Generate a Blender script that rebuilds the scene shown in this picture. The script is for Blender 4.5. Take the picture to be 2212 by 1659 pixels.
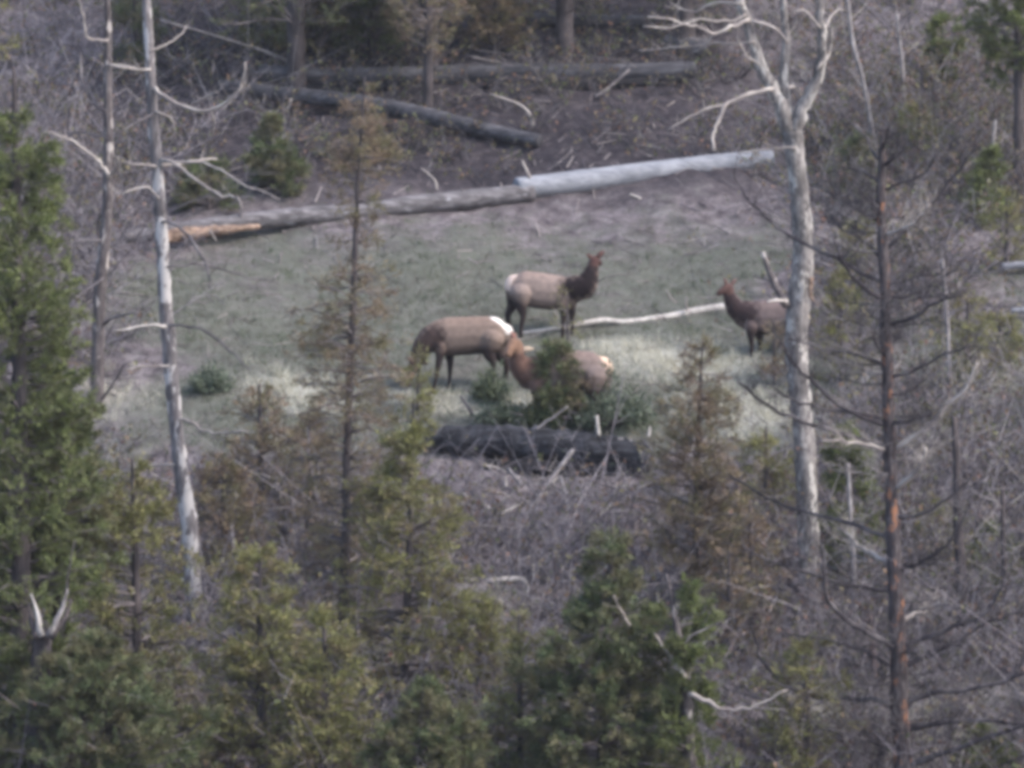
import bpy, math, random
import numpy as np
from mathutils import Vector

# ------------------------------------------------------------------ camera, sky, sun, exposure
sc = bpy.context.scene
for o in list(bpy.data.objects):
    bpy.data.objects.remove(o)
COL = sc.collection

F = 10800.0                      # focal length in units of a 2212 x 1659 frame
cam_d = bpy.data.cameras.new('camera')
cam_d.sensor_width = 36.0
cam_d.lens = 36.0 * F / 2212.0
cam_d.clip_start = 0.5
cam_d.clip_end = 2000.0
cam = bpy.data.objects.new('camera', cam_d)
COL.objects.link(cam)
cam.location = (0, 0, 0)
cam.rotation_euler = (math.radians(90), 0, 0)
sc.camera = cam

SUN_DIR = Vector((0.62, -0.30, 0.72)).normalized()      # towards the sun
sun_el = math.asin(SUN_DIR.z)
sun_rot = math.atan2(SUN_DIR.x, SUN_DIR.y)

world = bpy.data.worlds.new('World')
sc.world = world
world.use_nodes = True
wn = world.node_tree
wn.nodes.clear()
sky = wn.nodes.new('ShaderNodeTexSky')
sky.sky_type = 'NISHITA'
sky.sun_disc = False
sky.sun_elevation = sun_el
sky.sun_rotation = sun_rot
sky.air_density = 1.0
sky.dust_density = 2.2
bgn = wn.nodes.new('ShaderNodeBackground')
bgn.inputs['Strength'].default_value = 0.14
wo = wn.nodes.new('ShaderNodeOutputWorld')
wn.links.new(sky.outputs[0], bgn.inputs[0])
wn.links.new(bgn.outputs[0], wo.inputs[0])

sun_d = bpy.data.lights.new('sun', 'SUN')
sun_d.energy = 1.1
sun_d.angle = math.radians(12)
sun_d.color = (1.0, 0.95, 0.89)
sun = bpy.data.objects.new('sun', sun_d)
COL.objects.link(sun)
sun.rotation_euler = SUN_DIR.to_track_quat('Z', 'Y').to_euler()

vs = sc.view_settings
vs.view_transform = 'Standard'
vs.look = 'None'
vs.exposure = 1.52
vs.gamma = 1.0
vs.use_curve_mapping = False
sc.cycles.pixel_filter_type = 'BLACKMAN_HARRIS'
sc.cycles.filter_width = 4.5      # the photograph is soft all over (long lens, digital zoom)
sc.cycles.max_bounces = 5
sc.cycles.diffuse_bounces = 3
sc.cycles.transmission_bounces = 3

rng = np.random.default_rng(7)
random.seed(7)

# ------------------------------------------------------------------ maths helpers
def at(vx, vy, Y):
    return np.array(((vx - 1106.0) / F * Y, Y, (829.5 - vy) / F * Y))

def smooth(a, b, x):
    t = np.clip((x - a) / (b - a), 0, 1)
    return t * t * (3 - 2 * t)

def bumps(x, y):
    return (0.22 * np.sin(0.31 * x + 1.3) * np.cos(0.27 * y + 0.4) + 0.12 * np.sin(0.83 * x + 0.5 * y)
            + 0.06 * np.sin(1.9 * x - 1.1 * y + 2.0) + 0.035 * np.sin(3.7 * x + 2.9 * y)
            + 0.02 * np.sin(7.3 * x - 5.1 * y) * np.cos(3.1 * y))

def ground(x, y):
    x = np.asarray(x, float); y = np.asarray(y, float)
    z = 0.42 * (y - 100.0) - 0.1
    z = z + 0.25 * smooth(94, 98, y) - 0.25 * smooth(98, 104, y) * 0.6       # small bank below the meadow
    z = z + 0.05 * np.maximum(y - 112, 0)
    z = z + bumps(x, y) * (0.45 + 0.55 * smooth(104, 112, y) + 0.4 * (1 - smooth(90, 96, y)))
    valley = -15.0 + 0.35 * np.sin(0.2 * x) + 0.25 * np.maximum(0, 40 - y) + 0.03 * np.maximum(0, 40 - y) * 0
    near = -1.8 - 0.33 * np.maximum(y, -40)
    low = np.where(y < 40, near, -15.0)
    z = np.where(y < 66, np.maximum(z, low), z)
    z = np.where(y > 170, z - 0.30 * (y - 170), z)
    return z

def hitY(vx, vy):
    Ys = np.arange(70, 160, 0.1)
    gz = ground((vx - 1106.0) / F * Ys, Ys)
    rz = (829.5 - vy) / F * Ys
    i = np.argmax(gz >= rz)
    return float(Ys[i])

def hit(vx, vy):
    return at(vx, vy, hitY(vx, vy))

def catmull(P, n):
    P = np.asarray(P, float)
    if len(P) == 2:
        t = np.linspace(0, 1, n)[:, None]
        return P[0] * (1 - t) + P[1] * t
    Q = np.vstack([2 * P[0] - P[1], P, 2 * P[-1] - P[-2]])
    m = len(P) - 1
    u = np.linspace(0, m - 1e-6, n)
    i = u.astype(int)
    f = (u - i)[:, None]
    p0, p1, p2, p3 = Q[i], Q[i + 1], Q[i + 2], Q[i + 3]
    return 0.5 * (2 * p1 + (p2 - p0) * f + (2 * p0 - 5 * p1 + 4 * p2 - p3) * f ** 2 + (3 * p1 - p0 - 3 * p2 + p3) * f ** 3)

def norm(v):
    return v / (np.linalg.norm(v, axis=-1, keepdims=True) + 1e-9)

# ------------------------------------------------------------------ mesh helpers
class MB:
    def __init__(s):
        s.v = []; s.q = []; s.n = 0; s.m = []; s.ng = []; s.t = []; s.tm = []
    def add(s, v, q, mat=0):
        v = np.asarray(v, np.float32).reshape(-1, 3); q = np.asarray(q, np.int32).reshape(-1, 4)
        s.v.append(v); s.q.append(q + s.n); s.m.append(np.full(len(q), mat, np.int32)); s.n += len(v)
        return s
    def tubes(s, P, R, sides=3, mat=0, jitter=0.0, flat=1.0, caps=False):
        """P (N,K,3), R (N,K)"""
        P = np.asarray(P, float); R = np.asarray(R, float)
        if P.ndim == 2: P = P[None]; R = R[None]
        N, K, _ = P.shape
        T = np.empty_like(P)
        T[:, 1:-1] = P[:, 2:] - P[:, :-2]; T[:, 0] = P[:, 1] - P[:, 0]; T[:, -1] = P[:, -1] - P[:, -2]
        T = norm(T)
        D = norm(P[:, -1] - P[:, 0])
        ref = np.where((np.abs(D[:, 2]) > 0.8)[:, None], np.array([[1.0, 0, 0]]), np.array([[0, 0, 1.0]]))
        A = norm(np.cross(T, ref[:, None, :]))
        B = np.cross(T, A)
        th = np.arange(sides) / sides * 2 * np.pi
        rr = R[:, :, None] * (1 + (jitter * rng.standard_normal((N, K, sides)) if jitter else 0))
        V = P[:, :, None, :] + rr[..., None] * (np.cos(th)[None, None, :, None] * A[:, :, None, :] * flat + np.sin(th)[None, None, :, None] * B[:, :, None, :])
        k = np.arange(K - 1)[:, None]; j = np.arange(sides)[None, :]
        a = k * sides + j; b = k * sides + (j + 1) % sides
        q = np.stack([a, b, b + sides, a + sides], -1).reshape(-1, 4)
        Q = (q[None] + (np.arange(N) * K * sides)[:, None, None]).reshape(-1, 4)
        base = s.n
        s.add(V.reshape(-1, 3), Q, mat)
        if caps:
            for i in range(N):
                o = base + i * K * sides
                s.ng.append((list(range(o + sides - 1, o - 1, -1)), mat))
                s.ng.append((list(range(o + (K - 1) * sides, o + K * sides)), mat))
        return s
    def diamonds(s, C, D, U, L, W, mat=0):
        """needle sprays: base point C, direction D, side U"""
        L = L[:, None]; W = W[:, None]
        V = np.stack([C + U * W * 0.5, C + D * L, C - U * W * 0.5], 1).astype(np.float32)
        n = len(C)
        s.v.append(V.reshape(-1, 3)); s.t.append(np.arange(n * 3, dtype=np.int32).reshape(-1, 3) + s.n); s.tm.append(np.full(n, mat, np.int32)); s.n += n * 3
        return s
    def build(s, name, mats, parent=None, origin=(0, 0, 0), smooth_sh=True):
        V = np.concatenate(s.v) - np.asarray(origin, np.float32)
        Q = np.concatenate(s.q) if s.q else np.zeros((0, 4), np.int32); M = np.concatenate(s.m) if s.m else np.zeros(0, np.int32)
        nq = len(Q); loops = Q.reshape(-1); starts = np.arange(nq) * 4
        if s.t:
            T = np.concatenate(s.t); starts = np.concatenate([starts, nq * 4 + np.arange(len(T)) * 3]); loops = np.concatenate([loops, T.reshape(-1)]); M = np.concatenate([M, np.concatenate(s.tm)])
        for ng, mt in s.ng:
            starts = np.append(starts, len(loops)); loops = np.append(loops, ng); M = np.append(M, mt)
        me = bpy.data.meshes.new(name)
        me.vertices.add(len(V)); me.vertices.foreach_set('co', V.astype(np.float32).reshape(-1))
        me.loops.add(len(loops)); me.loops.foreach_set('vertex_index', loops.astype(np.int32))
        me.polygons.add(len(starts)); me.polygons.foreach_set('loop_start', starts.astype(np.int32))
        me.polygons.foreach_set('material_index', M)
        me.polygons.foreach_set('use_smooth', np.full(len(starts), smooth_sh))
        for m in (mats if isinstance(mats, (list, tuple)) else [mats]):
            me.materials.append(m)
        me.update(calc_edges=True); me.validate()
        o = bpy.data.objects.new(name, me)
        COL.objects.link(o)
        if parent is not None:
            o.parent = parent
        return o

def tag(o, label=None, cat=None, group=None, kind=None):
    if label: o['label'] = label
    if cat: o['category'] = cat
    if group: o['group'] = group
    if kind: o['kind'] = kind
    return o

def empty(name, loc, label, cat, group=None):
    o = bpy.data.objects.new(name, None)
    o.empty_display_size = 0.3
    o.location = [float(c) for c in loc]
    COL.objects.link(o)
    return tag(o, label, cat, group)

# ------------------------------------------------------------------ materials
KA = 0.8
def sc3(c_, k=None):
    return tuple(v * (KA if k is None else k) for v in c_)

def new_mat(name):
    m = bpy.data.materials.new(name); m.use_nodes = True
    nt = m.node_tree; nt.nodes.clear()
    out = nt.nodes.new('ShaderNodeOutputMaterial')
    return m, nt, out

def nd(nt, t, **k):
    n = nt.nodes.new(t)
    for a, b in k.items(): setattr(n, a, b)
    return n

def ramp(nt, src, stops):
    r = nd(nt, 'ShaderNodeValToRGB')
    e = r.color_ramp.elements
    while len(e) < len(stops): e.new(0.5)
    for el, (p, c) in zip(e, stops):
        el.position = p; el.color = (*c, 1)
    nt.links.new(src, r.inputs[0])
    return r.outputs[0]

def noise(nt, scale, detail=3.0, vec=None, rough=0.55):
    n = nd(nt, 'ShaderNodeTexNoise'); n.inputs['Scale'].default_value = scale
    n.inputs['Detail'].default_value = detail; n.inputs['Roughness'].default_value = rough
    if vec is not None: nt.links.new(vec, n.inputs['Vector'])
    return n.outputs[0]

def mixc(nt, fac, a, b, blend='MIX'):
    m = nd(nt, 'ShaderNodeMix', data_type='RGBA', blend_type=blend)
    for s, v in ((0, fac), (6, a), (7, b)):
        if isinstance(v, (int, float)): m.inputs[s].default_value = v
        elif isinstance(v, tuple): m.inputs[s].default_value = (*v, 1)
        else: nt.links.new(v, m.inputs[s])
    return m.outputs[2]

def bump(nt, h, strength, dist):
    b = nd(nt, 'ShaderNodeBump'); b.inputs['Strength'].default_value = strength; b.inputs['Distance'].default_value = dist
    nt.links.new(h, b.inputs['Height']); return b.outputs[0]

def wood_mat(name, dark, mid, light, patch=None, patch_amt=0.62, along=6.0, axis='Z', fine=22.0, rough=0.85, pscale=5.0, blot=0.28):
    dark, mid, light = sc3(dark), sc3(mid), sc3(light)
    if patch: patch = sc3(patch)
    m, nt, out = new_mat(name)
    g = nd(nt, 'ShaderNodeNewGeometry')
    mp = nd(nt, 'ShaderNodeMapping')
    sc_ = {'Z': (1, 1, 1 / along), 'X': (1 / along, 1, 1)}[axis]
    mp.inputs['Scale'].default_value = sc_
    nt.links.new(g.outputs['Position'], mp.inputs['Vector'])
    n1 = noise(nt, fine, 4, mp.outputs[0], 0.65)
    n2 = noise(nt, 2.2, 3, g.outputs['Position'])
    c = ramp(nt, n1, [(0.3, dark), (0.5, mid), (0.68, light)])
    c2 = ramp(nt, n2, [(0.35, (1 - blot,) * 3), (0.65, (1 + blot * 0.5,) * 3)])
    c = mixc(nt, 1.0, c, c2, 'MULTIPLY')
    if patch:
        mp2 = nd(nt, 'ShaderNodeMapping'); mp2.inputs['Scale'].default_value = (1, 1, 0.4) if axis == 'Z' else (0.4, 1, 1)
        nt.links.new(g.outputs['Position'], mp2.inputs['Vector'])
        n3 = noise(nt, pscale, 4, mp2.outputs[0], 0.65)
        f = ramp(nt, n3, [(patch_amt, (0, 0, 0)), (patch_amt + 0.05, (1, 1, 1))])
        c = mixc(nt, f, c, patch)
    p = nd(nt, 'ShaderNodeBsdfPrincipled'); p.inputs['Roughness'].default_value = rough
    p.inputs['Specular IOR Level'].default_value = 0.25
    nt.links.new(c, p.inputs['Base Color'])
    nt.links.new(bump(nt, n1, 0.7, 0.02), p.inputs['Normal'])
    nt.links.new(p.outputs[0], out.inputs[0])
    return m

def leaf_mat(name, cols, tint=None, scale=1.6, tint_at=0.5, trans=0.25):
    m, nt, out = new_mat(name)
    g = nd(nt, 'ShaderNodeNewGeometry')
    c = ramp(nt, g.outputs['Random Per Island'], [(i / (len(cols) - 1), x) for i, x in enumerate(cols)])
    if tint:
        n = noise(nt, scale, 3, g.outputs['Position'])
        f = ramp(nt, n, [(tint_at - 0.07, (0, 0, 0)), (tint_at + 0.1, (0.85, 0.85, 0.85))])
        c = mixc(nt, f, c, tint)
    d = nd(nt, 'ShaderNodeBsdfPrincipled'); d.inputs['Roughness'].default_value = 0.6
    d.inputs['Specular IOR Level'].default_value = 0.3
    t = nd(nt, 'ShaderNodeBsdfTranslucent')
    nt.links.new(c, d.inputs['Base Color']); nt.links.new(c, t.inputs['Color'])
    mx = nd(nt, 'ShaderNodeMixShader'); mx.inputs[0].default_value = trans
    nt.links.new(d.outputs[0], mx.inputs[1]); nt.links.new(t.outputs[0], mx.inputs[2])
    nt.links.new(mx.outputs[0], out.inputs[0])
    return m

def plain_mat(name, cols, scale=8.0, rough=0.85):
    cols = [sc3(x) for x in cols]
    m, nt, out = new_mat(name)
    g = nd(nt, 'ShaderNodeNewGeometry')
    c = ramp(nt, noise(nt, scale, 3, g.outputs['Position']), [(0.3 + 0.4 * i / (len(cols) - 1), x) for i, x in enumerate(cols)])
    p = nd(nt, 'ShaderNodeBsdfPrincipled'); p.inputs['Roughness'].default_value = rough
    p.inputs['Specular IOR Level'].default_value = 0.2
    nt.links.new(c, p.inputs['Base Color']); nt.links.new(p.outputs[0], out.inputs[0])
    return m

def island_mat(name, cols, rough=0.85):
    cols = [sc3(x) for x in cols]
    m, nt, out = new_mat(name)
    g = nd(nt, 'ShaderNodeNewGeometry')
    c = ramp(nt, g.outputs['Random Per Island'], [(i / (len(cols) - 1), x) for i, x in enumerate(cols)])
    p = nd(nt, 'ShaderNodeBsdfPrincipled'); p.inputs['Roughness'].default_value = rough
    p.inputs['Specular IOR Level'].default_value = 0.2
    nt.links.new(c, p.inputs['Base Color']); nt.links.new(p.outputs[0], out.inputs[0])
    return m

M = {}
M['grey_wood'] = wood_mat('weathered grey wood', (0.14, 0.12, 0.125), (0.30, 0.27, 0.268), (0.54, 0.50, 0.48))
M['snag_wood'] = wood_mat('half stripped snag', (0.09, 0.078, 0.082), (0.19, 0.168, 0.168), (0.32, 0.29, 0.285), patch=(0.58, 0.54, 0.52), patch_amt=0.51, pscale=4.5)
M['pale_wood'] = wood_mat('bleached pale wood', (0.36, 0.32, 0.30), (0.56, 0.51, 0.47), (0.74, 0.69, 0.64))
M['aspen'] = wood_mat('pale cottonwood bark', (0.10, 0.088, 0.085), (0.25, 0.225, 0.215), (0.39, 0.36, 0.335), patch=(0.52, 0.485, 0.45), patch_amt=0.55, pscale=4.5, along=3, fine=14, blot=0.42)
M['tan_wood'] = wood_mat('fresh tan wood', (0.14, 0.09, 0.07), (0.32, 0.215, 0.16), (0.52, 0.39, 0.30), along=8, axis='X', fine=12, blot=0.4)
M['dark_bark'] = wood_mat('dark conifer bark', (0.045, 0.037, 0.04), (0.085, 0.07, 0.072), (0.15, 0.125, 0.12))
M['snag_bark'] = wood_mat('flaking snag bark', (0.06, 0.05, 0.055), (0.12, 0.10, 0.10), (0.24, 0.21, 0.20), patch=(0.46, 0.41, 0.38), patch_amt=0.56)
M['pine_bark'] = wood_mat('orange flaked pine bark', (0.03, 0.023, 0.025), (0.08, 0.064, 0.066), (0.22, 0.19, 0.185), patch=(0.38, 0.18, 0.10), patch_amt=0.56, pscale=7.0)
M['twig_dark'] = plain_mat('dark dead branch', [(0.07, 0.06, 0.065), (0.15, 0.13, 0.135), (0.30, 0.27, 0.26)], 3.0)
M['pine_twig'] = plain_mat('dark pine branches', [(0.03, 0.025, 0.029), (0.07, 0.06, 0.066), (0.20, 0.18, 0.18)], 2.5)
M['twig_pale'] = plain_mat('pale dead branch', [(0.26, 0.22, 0.21), (0.42, 0.37, 0.34), (0.60, 0.54, 0.49)], 3.0)
M['log_white'] = wood_mat('bleached log', (0.21, 0.215, 0.245), (0.31, 0.315, 0.345), (0.39, 0.395, 0.425), along=20, axis='X', fine=11, blot=0.16)
M['log_grey'] = wood_mat('grey barked log', (0.08, 0.072, 0.076), (0.165, 0.15, 0.155), (0.29, 0.27, 0.28), patch=(0.38, 0.37, 0.385), patch_amt=0.62, along=10, axis='X', fine=12)
M['log_char'] = wood_mat('charred log', (0.008, 0.008, 0.010), (0.026, 0.026, 0.031), (0.10, 0.098, 0.11), along=5, axis='X', fine=9, blot=0.4)
M['log_shade'] = wood_mat('painted log shade', (0.01, 0.009, 0.011), (0.018, 0.016, 0.019), (0.04, 0.037, 0.042), along=6, axis='X', fine=14)  # near black, stands in for the shade beneath fallen logs
M['log_dark'] = wood_mat('dark old log', (0.03, 0.028, 0.033), (0.07, 0.067, 0.076), (0.14, 0.135, 0.145), along=8, axis='X', fine=12)
M['log_brown'] = wood_mat('red brown rotten log', (0.09, 0.06, 0.058), (0.16, 0.115, 0.11), (0.24, 0.185, 0.175), along=6, axis='X', fine=12)
M['hollow'] = plain_mat('rotten log core', [(0.02, 0.014, 0.014), (0.05, 0.03, 0.03)], 9.0)
M['green'] = leaf_mat('green pine needles', [(0.07, 0.09, 0.032), (0.14, 0.17, 0.055), (0.24, 0.265, 0.095)], (0.12, 0.13, 0.055), 2.2)
M['deep_green'] = leaf_mat('deep green needles', [(0.055, 0.075, 0.036), (0.10, 0.13, 0.055), (0.17, 0.19, 0.08)], (0.155, 0.135, 0.072), 2.2)
M['olive'] = leaf_mat('olive needles', [(0.125, 0.125, 0.045), (0.20, 0.20, 0.07), (0.285, 0.275, 0.105)], (0.215, 0.165, 0.09), 2.2, 0.55)
M['rusty'] = leaf_mat('rusty dying needles', [(0.14, 0.10, 0.07), (0.22, 0.155, 0.10), (0.30, 0.21, 0.135)], (0.175, 0.165, 0.075), 2.2, 0.5)
M['sage'] = leaf_mat('grey green shrub leaves', [(0.06, 0.08, 0.055), (0.12, 0.15, 0.10), (0.20, 0.22, 0.16)], (0.10, 0.12, 0.06))
M['brush'] = island_mat('leafless brush stems', [(0.055, 0.047, 0.058), (0.14, 0.122, 0.138), (0.25, 0.222, 0.24), (0.45, 0.41, 0.42)])
M['brush_shaded'] = island_mat('brush with painted shade', [(0.03, 0.026, 0.032), (0.07, 0.062, 0.07), (0.13, 0.117, 0.126), (0.24, 0.22, 0.225)])  # darkened copy of the brush colours, upper slope shade painted in
M['brush_leaf'] = leaf_mat('undergrowth leaves', [(0.05, 0.08, 0.03), (0.15, 0.17, 0.06), (0.22, 0.20, 0.09), (0.10, 0.07, 0.05)], (0.24, 0.12, 0.09), 2.0, 0.52)
M['litter'] = island_mat('fallen twigs and needles', [(0.09, 0.075, 0.08), (0.17, 0.145, 0.15), (0.25, 0.215, 0.21), (0.42, 0.37, 0.35)])
M['grass'] = leaf_mat('spring grass', [(0.095, 0.10, 0.068), (0.128, 0.134, 0.09), (0.165, 0.165, 0.118)], (0.148, 0.128, 0.113), 0.9, 0.47, trans=0.1)
M['straw'] = leaf_mat('dry straw grass', [(0.40, 0.375, 0.29), (0.50, 0.475, 0.38), (0.60, 0.575, 0.48)], trans=0.1)
M['needle_wood'] = plain_mat('small crown branches', [(0.09, 0.075, 0.08), (0.17, 0.145, 0.15), (0.30, 0.265, 0.26)], 4.0)

# ------------------------------------------------------------------ ground
STRAW = []
for vx_, vy_, rx_, ry_, w_ in [(1420, 775, 1.3, 0.8, 1.1), (1540, 800, 0.9, 0.9, 0.9), (1630, 890, 1.1, 0.9, 1.1), (1000, 872, 1.2, 0.5, 1.0), (1150, 880, 0.6, 0.5, 0.9), (640, 845, 0.9, 0.8, 0.9),
                               (700, 880, 0.6, 0.5, 0.8), (1330, 748, 0.6, 0.4, 0.8), (240, 860, 0.8, 0.8, 0.5), (2130, 815, 1.2, 0.9, 0.7), (2080, 1520, 1.9, 2.6, 1.0), (2140, 1320, 0.9, 1.2, 0.7),
                               (780, 1440, 0.5, 0.9, 0.8), (1050, 1300, 0.6, 0.6, 0.6), (1790, 1560, 0.7, 1.0, 0.6), (960, 1560, 0.8, 0.7, 0.5)]:
    h_ = hit(vx_, vy_); STRAW.append((h_[0], h_[1], rx_ * 1.05, ry_ * 1.05, w_ * 0.95))

def cover(x, y):
    """how grassy and how straw covered the hillside is"""
    n = 0.5 + 0.5 * np.sin(0.9 * x + 0.7 * np.sin(0.6 * y)) * np.cos(0.75 * y + 0.5 * np.sin(0.8 * x))
    xw = x + 0.9 * np.sin(0.8 * y) + 0.5 * np.sin(2.1 * y + 1.0); yw = y + 0.5 * np.sin(1.3 * x) + 0.35 * np.sin(3.1 * x)
    inside = smooth(-9.5, -5.5, xw) * (1 - smooth(5.2, 6.8, xw)) * smooth(95.6, 97.2, yw) * (1 - smooth(105.5, 110.5, yw))
    right = smooth(6.0, 7.5, x) * smooth(95, 97, y) * (1 - smooth(104, 108, y)) * 0.85
    inside = inside * (1 - 0.35 * smooth(103, 107, y))
    grass = np.clip(inside * (0.45 + 0.55 * n) + right * n, 0, 1)
    straw = 0
    for cx, cy, rx, ry, w in STRAW:
        straw = straw + w * np.exp(-((x - cx) / rx) ** 2 - ((y - cy) / ry) ** 2)
    return grass, np.clip(straw * (0.6 + 0.5 * n), 0, 1)

def axis(parts):
    out = []
    for a, b, s in parts: out.append(np.arange(a, b, s))
    return np.concatenate(out)

gx = axis([(-160, -40, 8), (-40, -15, 1.5), (-15, 15, 0.2), (15, 40, 1.5), (40, 168, 8)])
gy = axis([(-60, 60, 5), (60, 80, 1.0), (80, 122, 0.2), (122, 150, 1.0), (150, 400, 10)])
GX, GY = np.meshgrid(gx, gy)
fine = 0.014 * rng.standard_normal(GX.shape) * ((np.abs(GX) < 15) & (GY > 80) & (GY < 122))
GZ = ground(GX, GY) + fine * (1 - 0.5 * cover(GX, GY)[0])
nx, ny = len(gx), len(gy)
ii = (np.arange(ny - 1)[:, None] * nx + np.arange(nx - 1)[None, :]).reshape(-1)
mb = MB().add(np.stack([GX, GY, GZ], -1).reshape(-1, 3), np.stack([ii, ii + 1, ii + nx + 1, ii + nx], -1))

gm, nt, out = new_mat('hillside soil and litter')
g = nd(nt, 'ShaderNodeNewGeometry')
att = nd(nt, 'ShaderNodeAttribute', attribute_name='cover')
sep = nd(nt, 'ShaderNodeSeparateColor'); nt.links.new(att.outputs['Color'], sep.inputs[0])
soil = ramp(nt, noise(nt, 2.6, 6, g.outputs['Position'], 0.7), [(0.33, (0.06, 0.05, 0.052)), (0.46, (0.15, 0.127, 0.127)), (0.56, (0.22, 0.19, 0.188)), (0.68, (0.36, 0.325, 0.305))])
speck = ramp(nt, noise(nt, 14, 3, g.outputs['Position'], 0.7), [(0.35, (0.62, 0.6, 0.62)), (0.6, (1.1, 1.08, 1.05)), (0.72, (1.5, 1.45, 1.4))])
soil = mixc(nt, 0.8, soil, speck, 'MULTIPLY')
duff_shade = ramp(nt, noise(nt, 4.0, 5, g.outputs['Position'], 0.7), [(0.35, (0.026, 0.022, 0.026)), (0.55, (0.062, 0.052, 0.055)), (0.7, (0.12, 0.10, 0.10))])  # needle duff, with the canopy shade painted into its dark colour
soil = mixc(nt, sep.outputs[2], soil, duff_shade)
grs = ramp(nt, noise(nt, 3.2, 5, g.outputs['Position'], 0.65), [(0.32, (0.11, 0.104, 0.086)), (0.5, (0.15, 0.154, 0.118)), (0.68, (0.195, 0.185, 0.155))])
strw = ramp(nt, noise(nt, 5, 4, g.outputs['Position'], 0.65), [(0.3, (0.36, 0.34, 0.27)), (0.65, (0.60, 0.57, 0.47))])
nb = noise(nt, 1.7, 5, g.outputs['Position'], 0.65)
ma = nd(nt, 'ShaderNodeMath', operation='ADD'); nt.links.new(sep.outputs[0], ma.inputs[0]); nt.links.new(nb, ma.inputs[1])
f1 = ramp(nt, ma.outputs[0], [(0.62, (0, 0, 0)), (1.0, (1, 1, 1))])
c = mixc(nt, f1, soil, grs)
mb2 = nd(nt, 'ShaderNodeMath', operation='MULTIPLY'); nt.links.new(sep.outputs[1], mb2.inputs[0]); mb2.inputs[1].default_value = 0.85
c = mixc(nt, mb2.outputs[0], c, strw)
p = nd(nt, 'ShaderNodeBsdfPrincipled'); p.inputs['Roughness'].default_value = 0.95; p.inputs['Specular IOR Level'].default_value = 0.1
c = mixc(nt, 1.0, c, (KA * 0.98, KA * 0.99, KA * 1.05), 'MULTIPLY')
nt.links.new(c, p.inputs['Base Color'])
nt.links.new(bump(nt, noise(nt, 18, 4, g.outputs['Position'], 0.7), 0.8, 0.04), p.inputs['Normal'])
nt.links.new(p.outputs[0], out.inputs[0])
M['ground'] = gm
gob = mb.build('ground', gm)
gob['kind'] = 'structure'
cg, cs = cover(GX.reshape(-1), GY.reshape(-1))
ca = gob.data.color_attributes.new('cover', 'FLOAT_COLOR', 'POINT')
ca.data.foreach_set('color', np.stack([cg, cs, smooth(108.5, 111, GY.reshape(-1)) * (1 - smooth(6, 9, np.abs(GX.reshape(-1) + 2))), cg * 0 + 1], -1).astype(np.float32).reshape(-1))  # third channel: duff with painted canopy shade on the upper slope

# ------------------------------------------------------------------ trees: tools
def side_twigs(mbx, P, R, n, lmin, lmax, r, mat=0, up=0.35, spread=1.0, s0=0.2):
    """short side twigs that grow out of a limb path P"""
    if n <= 0: return
    s = rng.uniform(s0, 0.98, n) * (len(P) - 1)
    i = np.minimum(s.astype(int), len(P) - 2); f = (s - i)[:, None]
    O = P[i] * (1 - f) + P[i + 1] * f
    T = norm(P[i + 1] - P[i])
    D = norm(T * 0.7 + spread * norm(rng.standard_normal((n, 3))) + np.array([0, 0, up]))
    L = rng.uniform(lmin, lmax, n)[:, None]
    bend = norm(rng.standard_normal((n, 3)) + np.array([0, 0, 0.6])) * 0.25
    K = np.stack([O, O + D * L * 0.5, O + (D + bend) * L], 1)
    mbx.tubes(K, np.stack([np.full(n, r), np.full(n, r * 0.75), np.full(n, r * 0.3)], 1), 3, mat)
    if lmax >= 0.45:
        m = 3
        O2 = np.repeat(K[:, 1], m, 0) + (np.repeat(K[:, 2] - K[:, 1], m, 0)) * rng.uniform(-0.5, 0.9, (n * m, 1))
        D2 = norm(np.repeat(D, m, 0) * 0.6 + norm(rng.standard_normal((n * m, 3))) * 0.8)
        L2 = rng.uniform(0.08, 0.28, (n * m, 1))
        mbx.tubes(np.stack([O2, O2 + D2 * L2], 1), np.full((n * m, 2), r * 0.6) * np.array([1, 0.4]), 3, mat)

def vpath(pts, Y, dy=0.0, n=None):
    """points in frame units at depth Y, drifting by dy metres in depth towards the tip"""
    pts = [tuple(map(float, p[:2])) for p in pts]
    a = np.array(pts)
    s = np.concatenate([[0], np.cumsum(np.hypot(*(a[1:] - a[:-1]).T))]); s /= s[-1]
    P = np.array([at(x, y, Y + dy * t) for (x, y), t in zip(pts, s)])
    return catmull(P, n or max(6, 3 * len(pts)))

def limb(parent, origin, pts, Y, r0, r1, mat, dy=None, twigs=0, name='branch', tw=(0.12, 0.35, 0.006), sides=6, jit=0.06, kink=True, thin=0.82):
    if dy is None: dy = random.uniform(-1.2, 0.8)
    P = vpath(pts, Y, dy)
    k = Y / F
    if kink and len(P) > 4:
        Lp = np.linalg.norm(P[-1] - P[0])
        jn = rng.standard_normal((len(P), 3)) * 0.010 * min(Lp, 1.6); jn[0] = 0
        P = P + jn
    R = np.linspace(r0 * thin, r1 * thin * 0.8, len(P)) * k
    m_ = MB().tubes(P, R, sides, 0, jit, caps=True)
    side_twigs(m_, P, R, twigs, *tw)
    return m_.build(name, mat, parent, origin)

def trunk_path(pts, Y, n=None, to_ground=True, sink=0.25):
    P = np.array([at(p[0], p[1], Y) for p in pts]); R = np.array([p[2] for p in pts]) * Y / F
    if to_ground:
        g_ = float(ground(P[-1][0], Y))
        if g_ < P[-1][2]:
            P = np.vstack([P, [P[-1][0] + 0.02, Y, g_ - sink]]); R = np.append(R, R[-1] * 1.25)
        else:
            P[-1][2] = g_ - sink
    n = n or 6 * len(P)
    C = catmull(P, n)
    s = np.linspace(0, 1, n); s0 = np.linspace(0, 1, len(P))
    return C, np.interp(s, s0, R)

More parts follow.
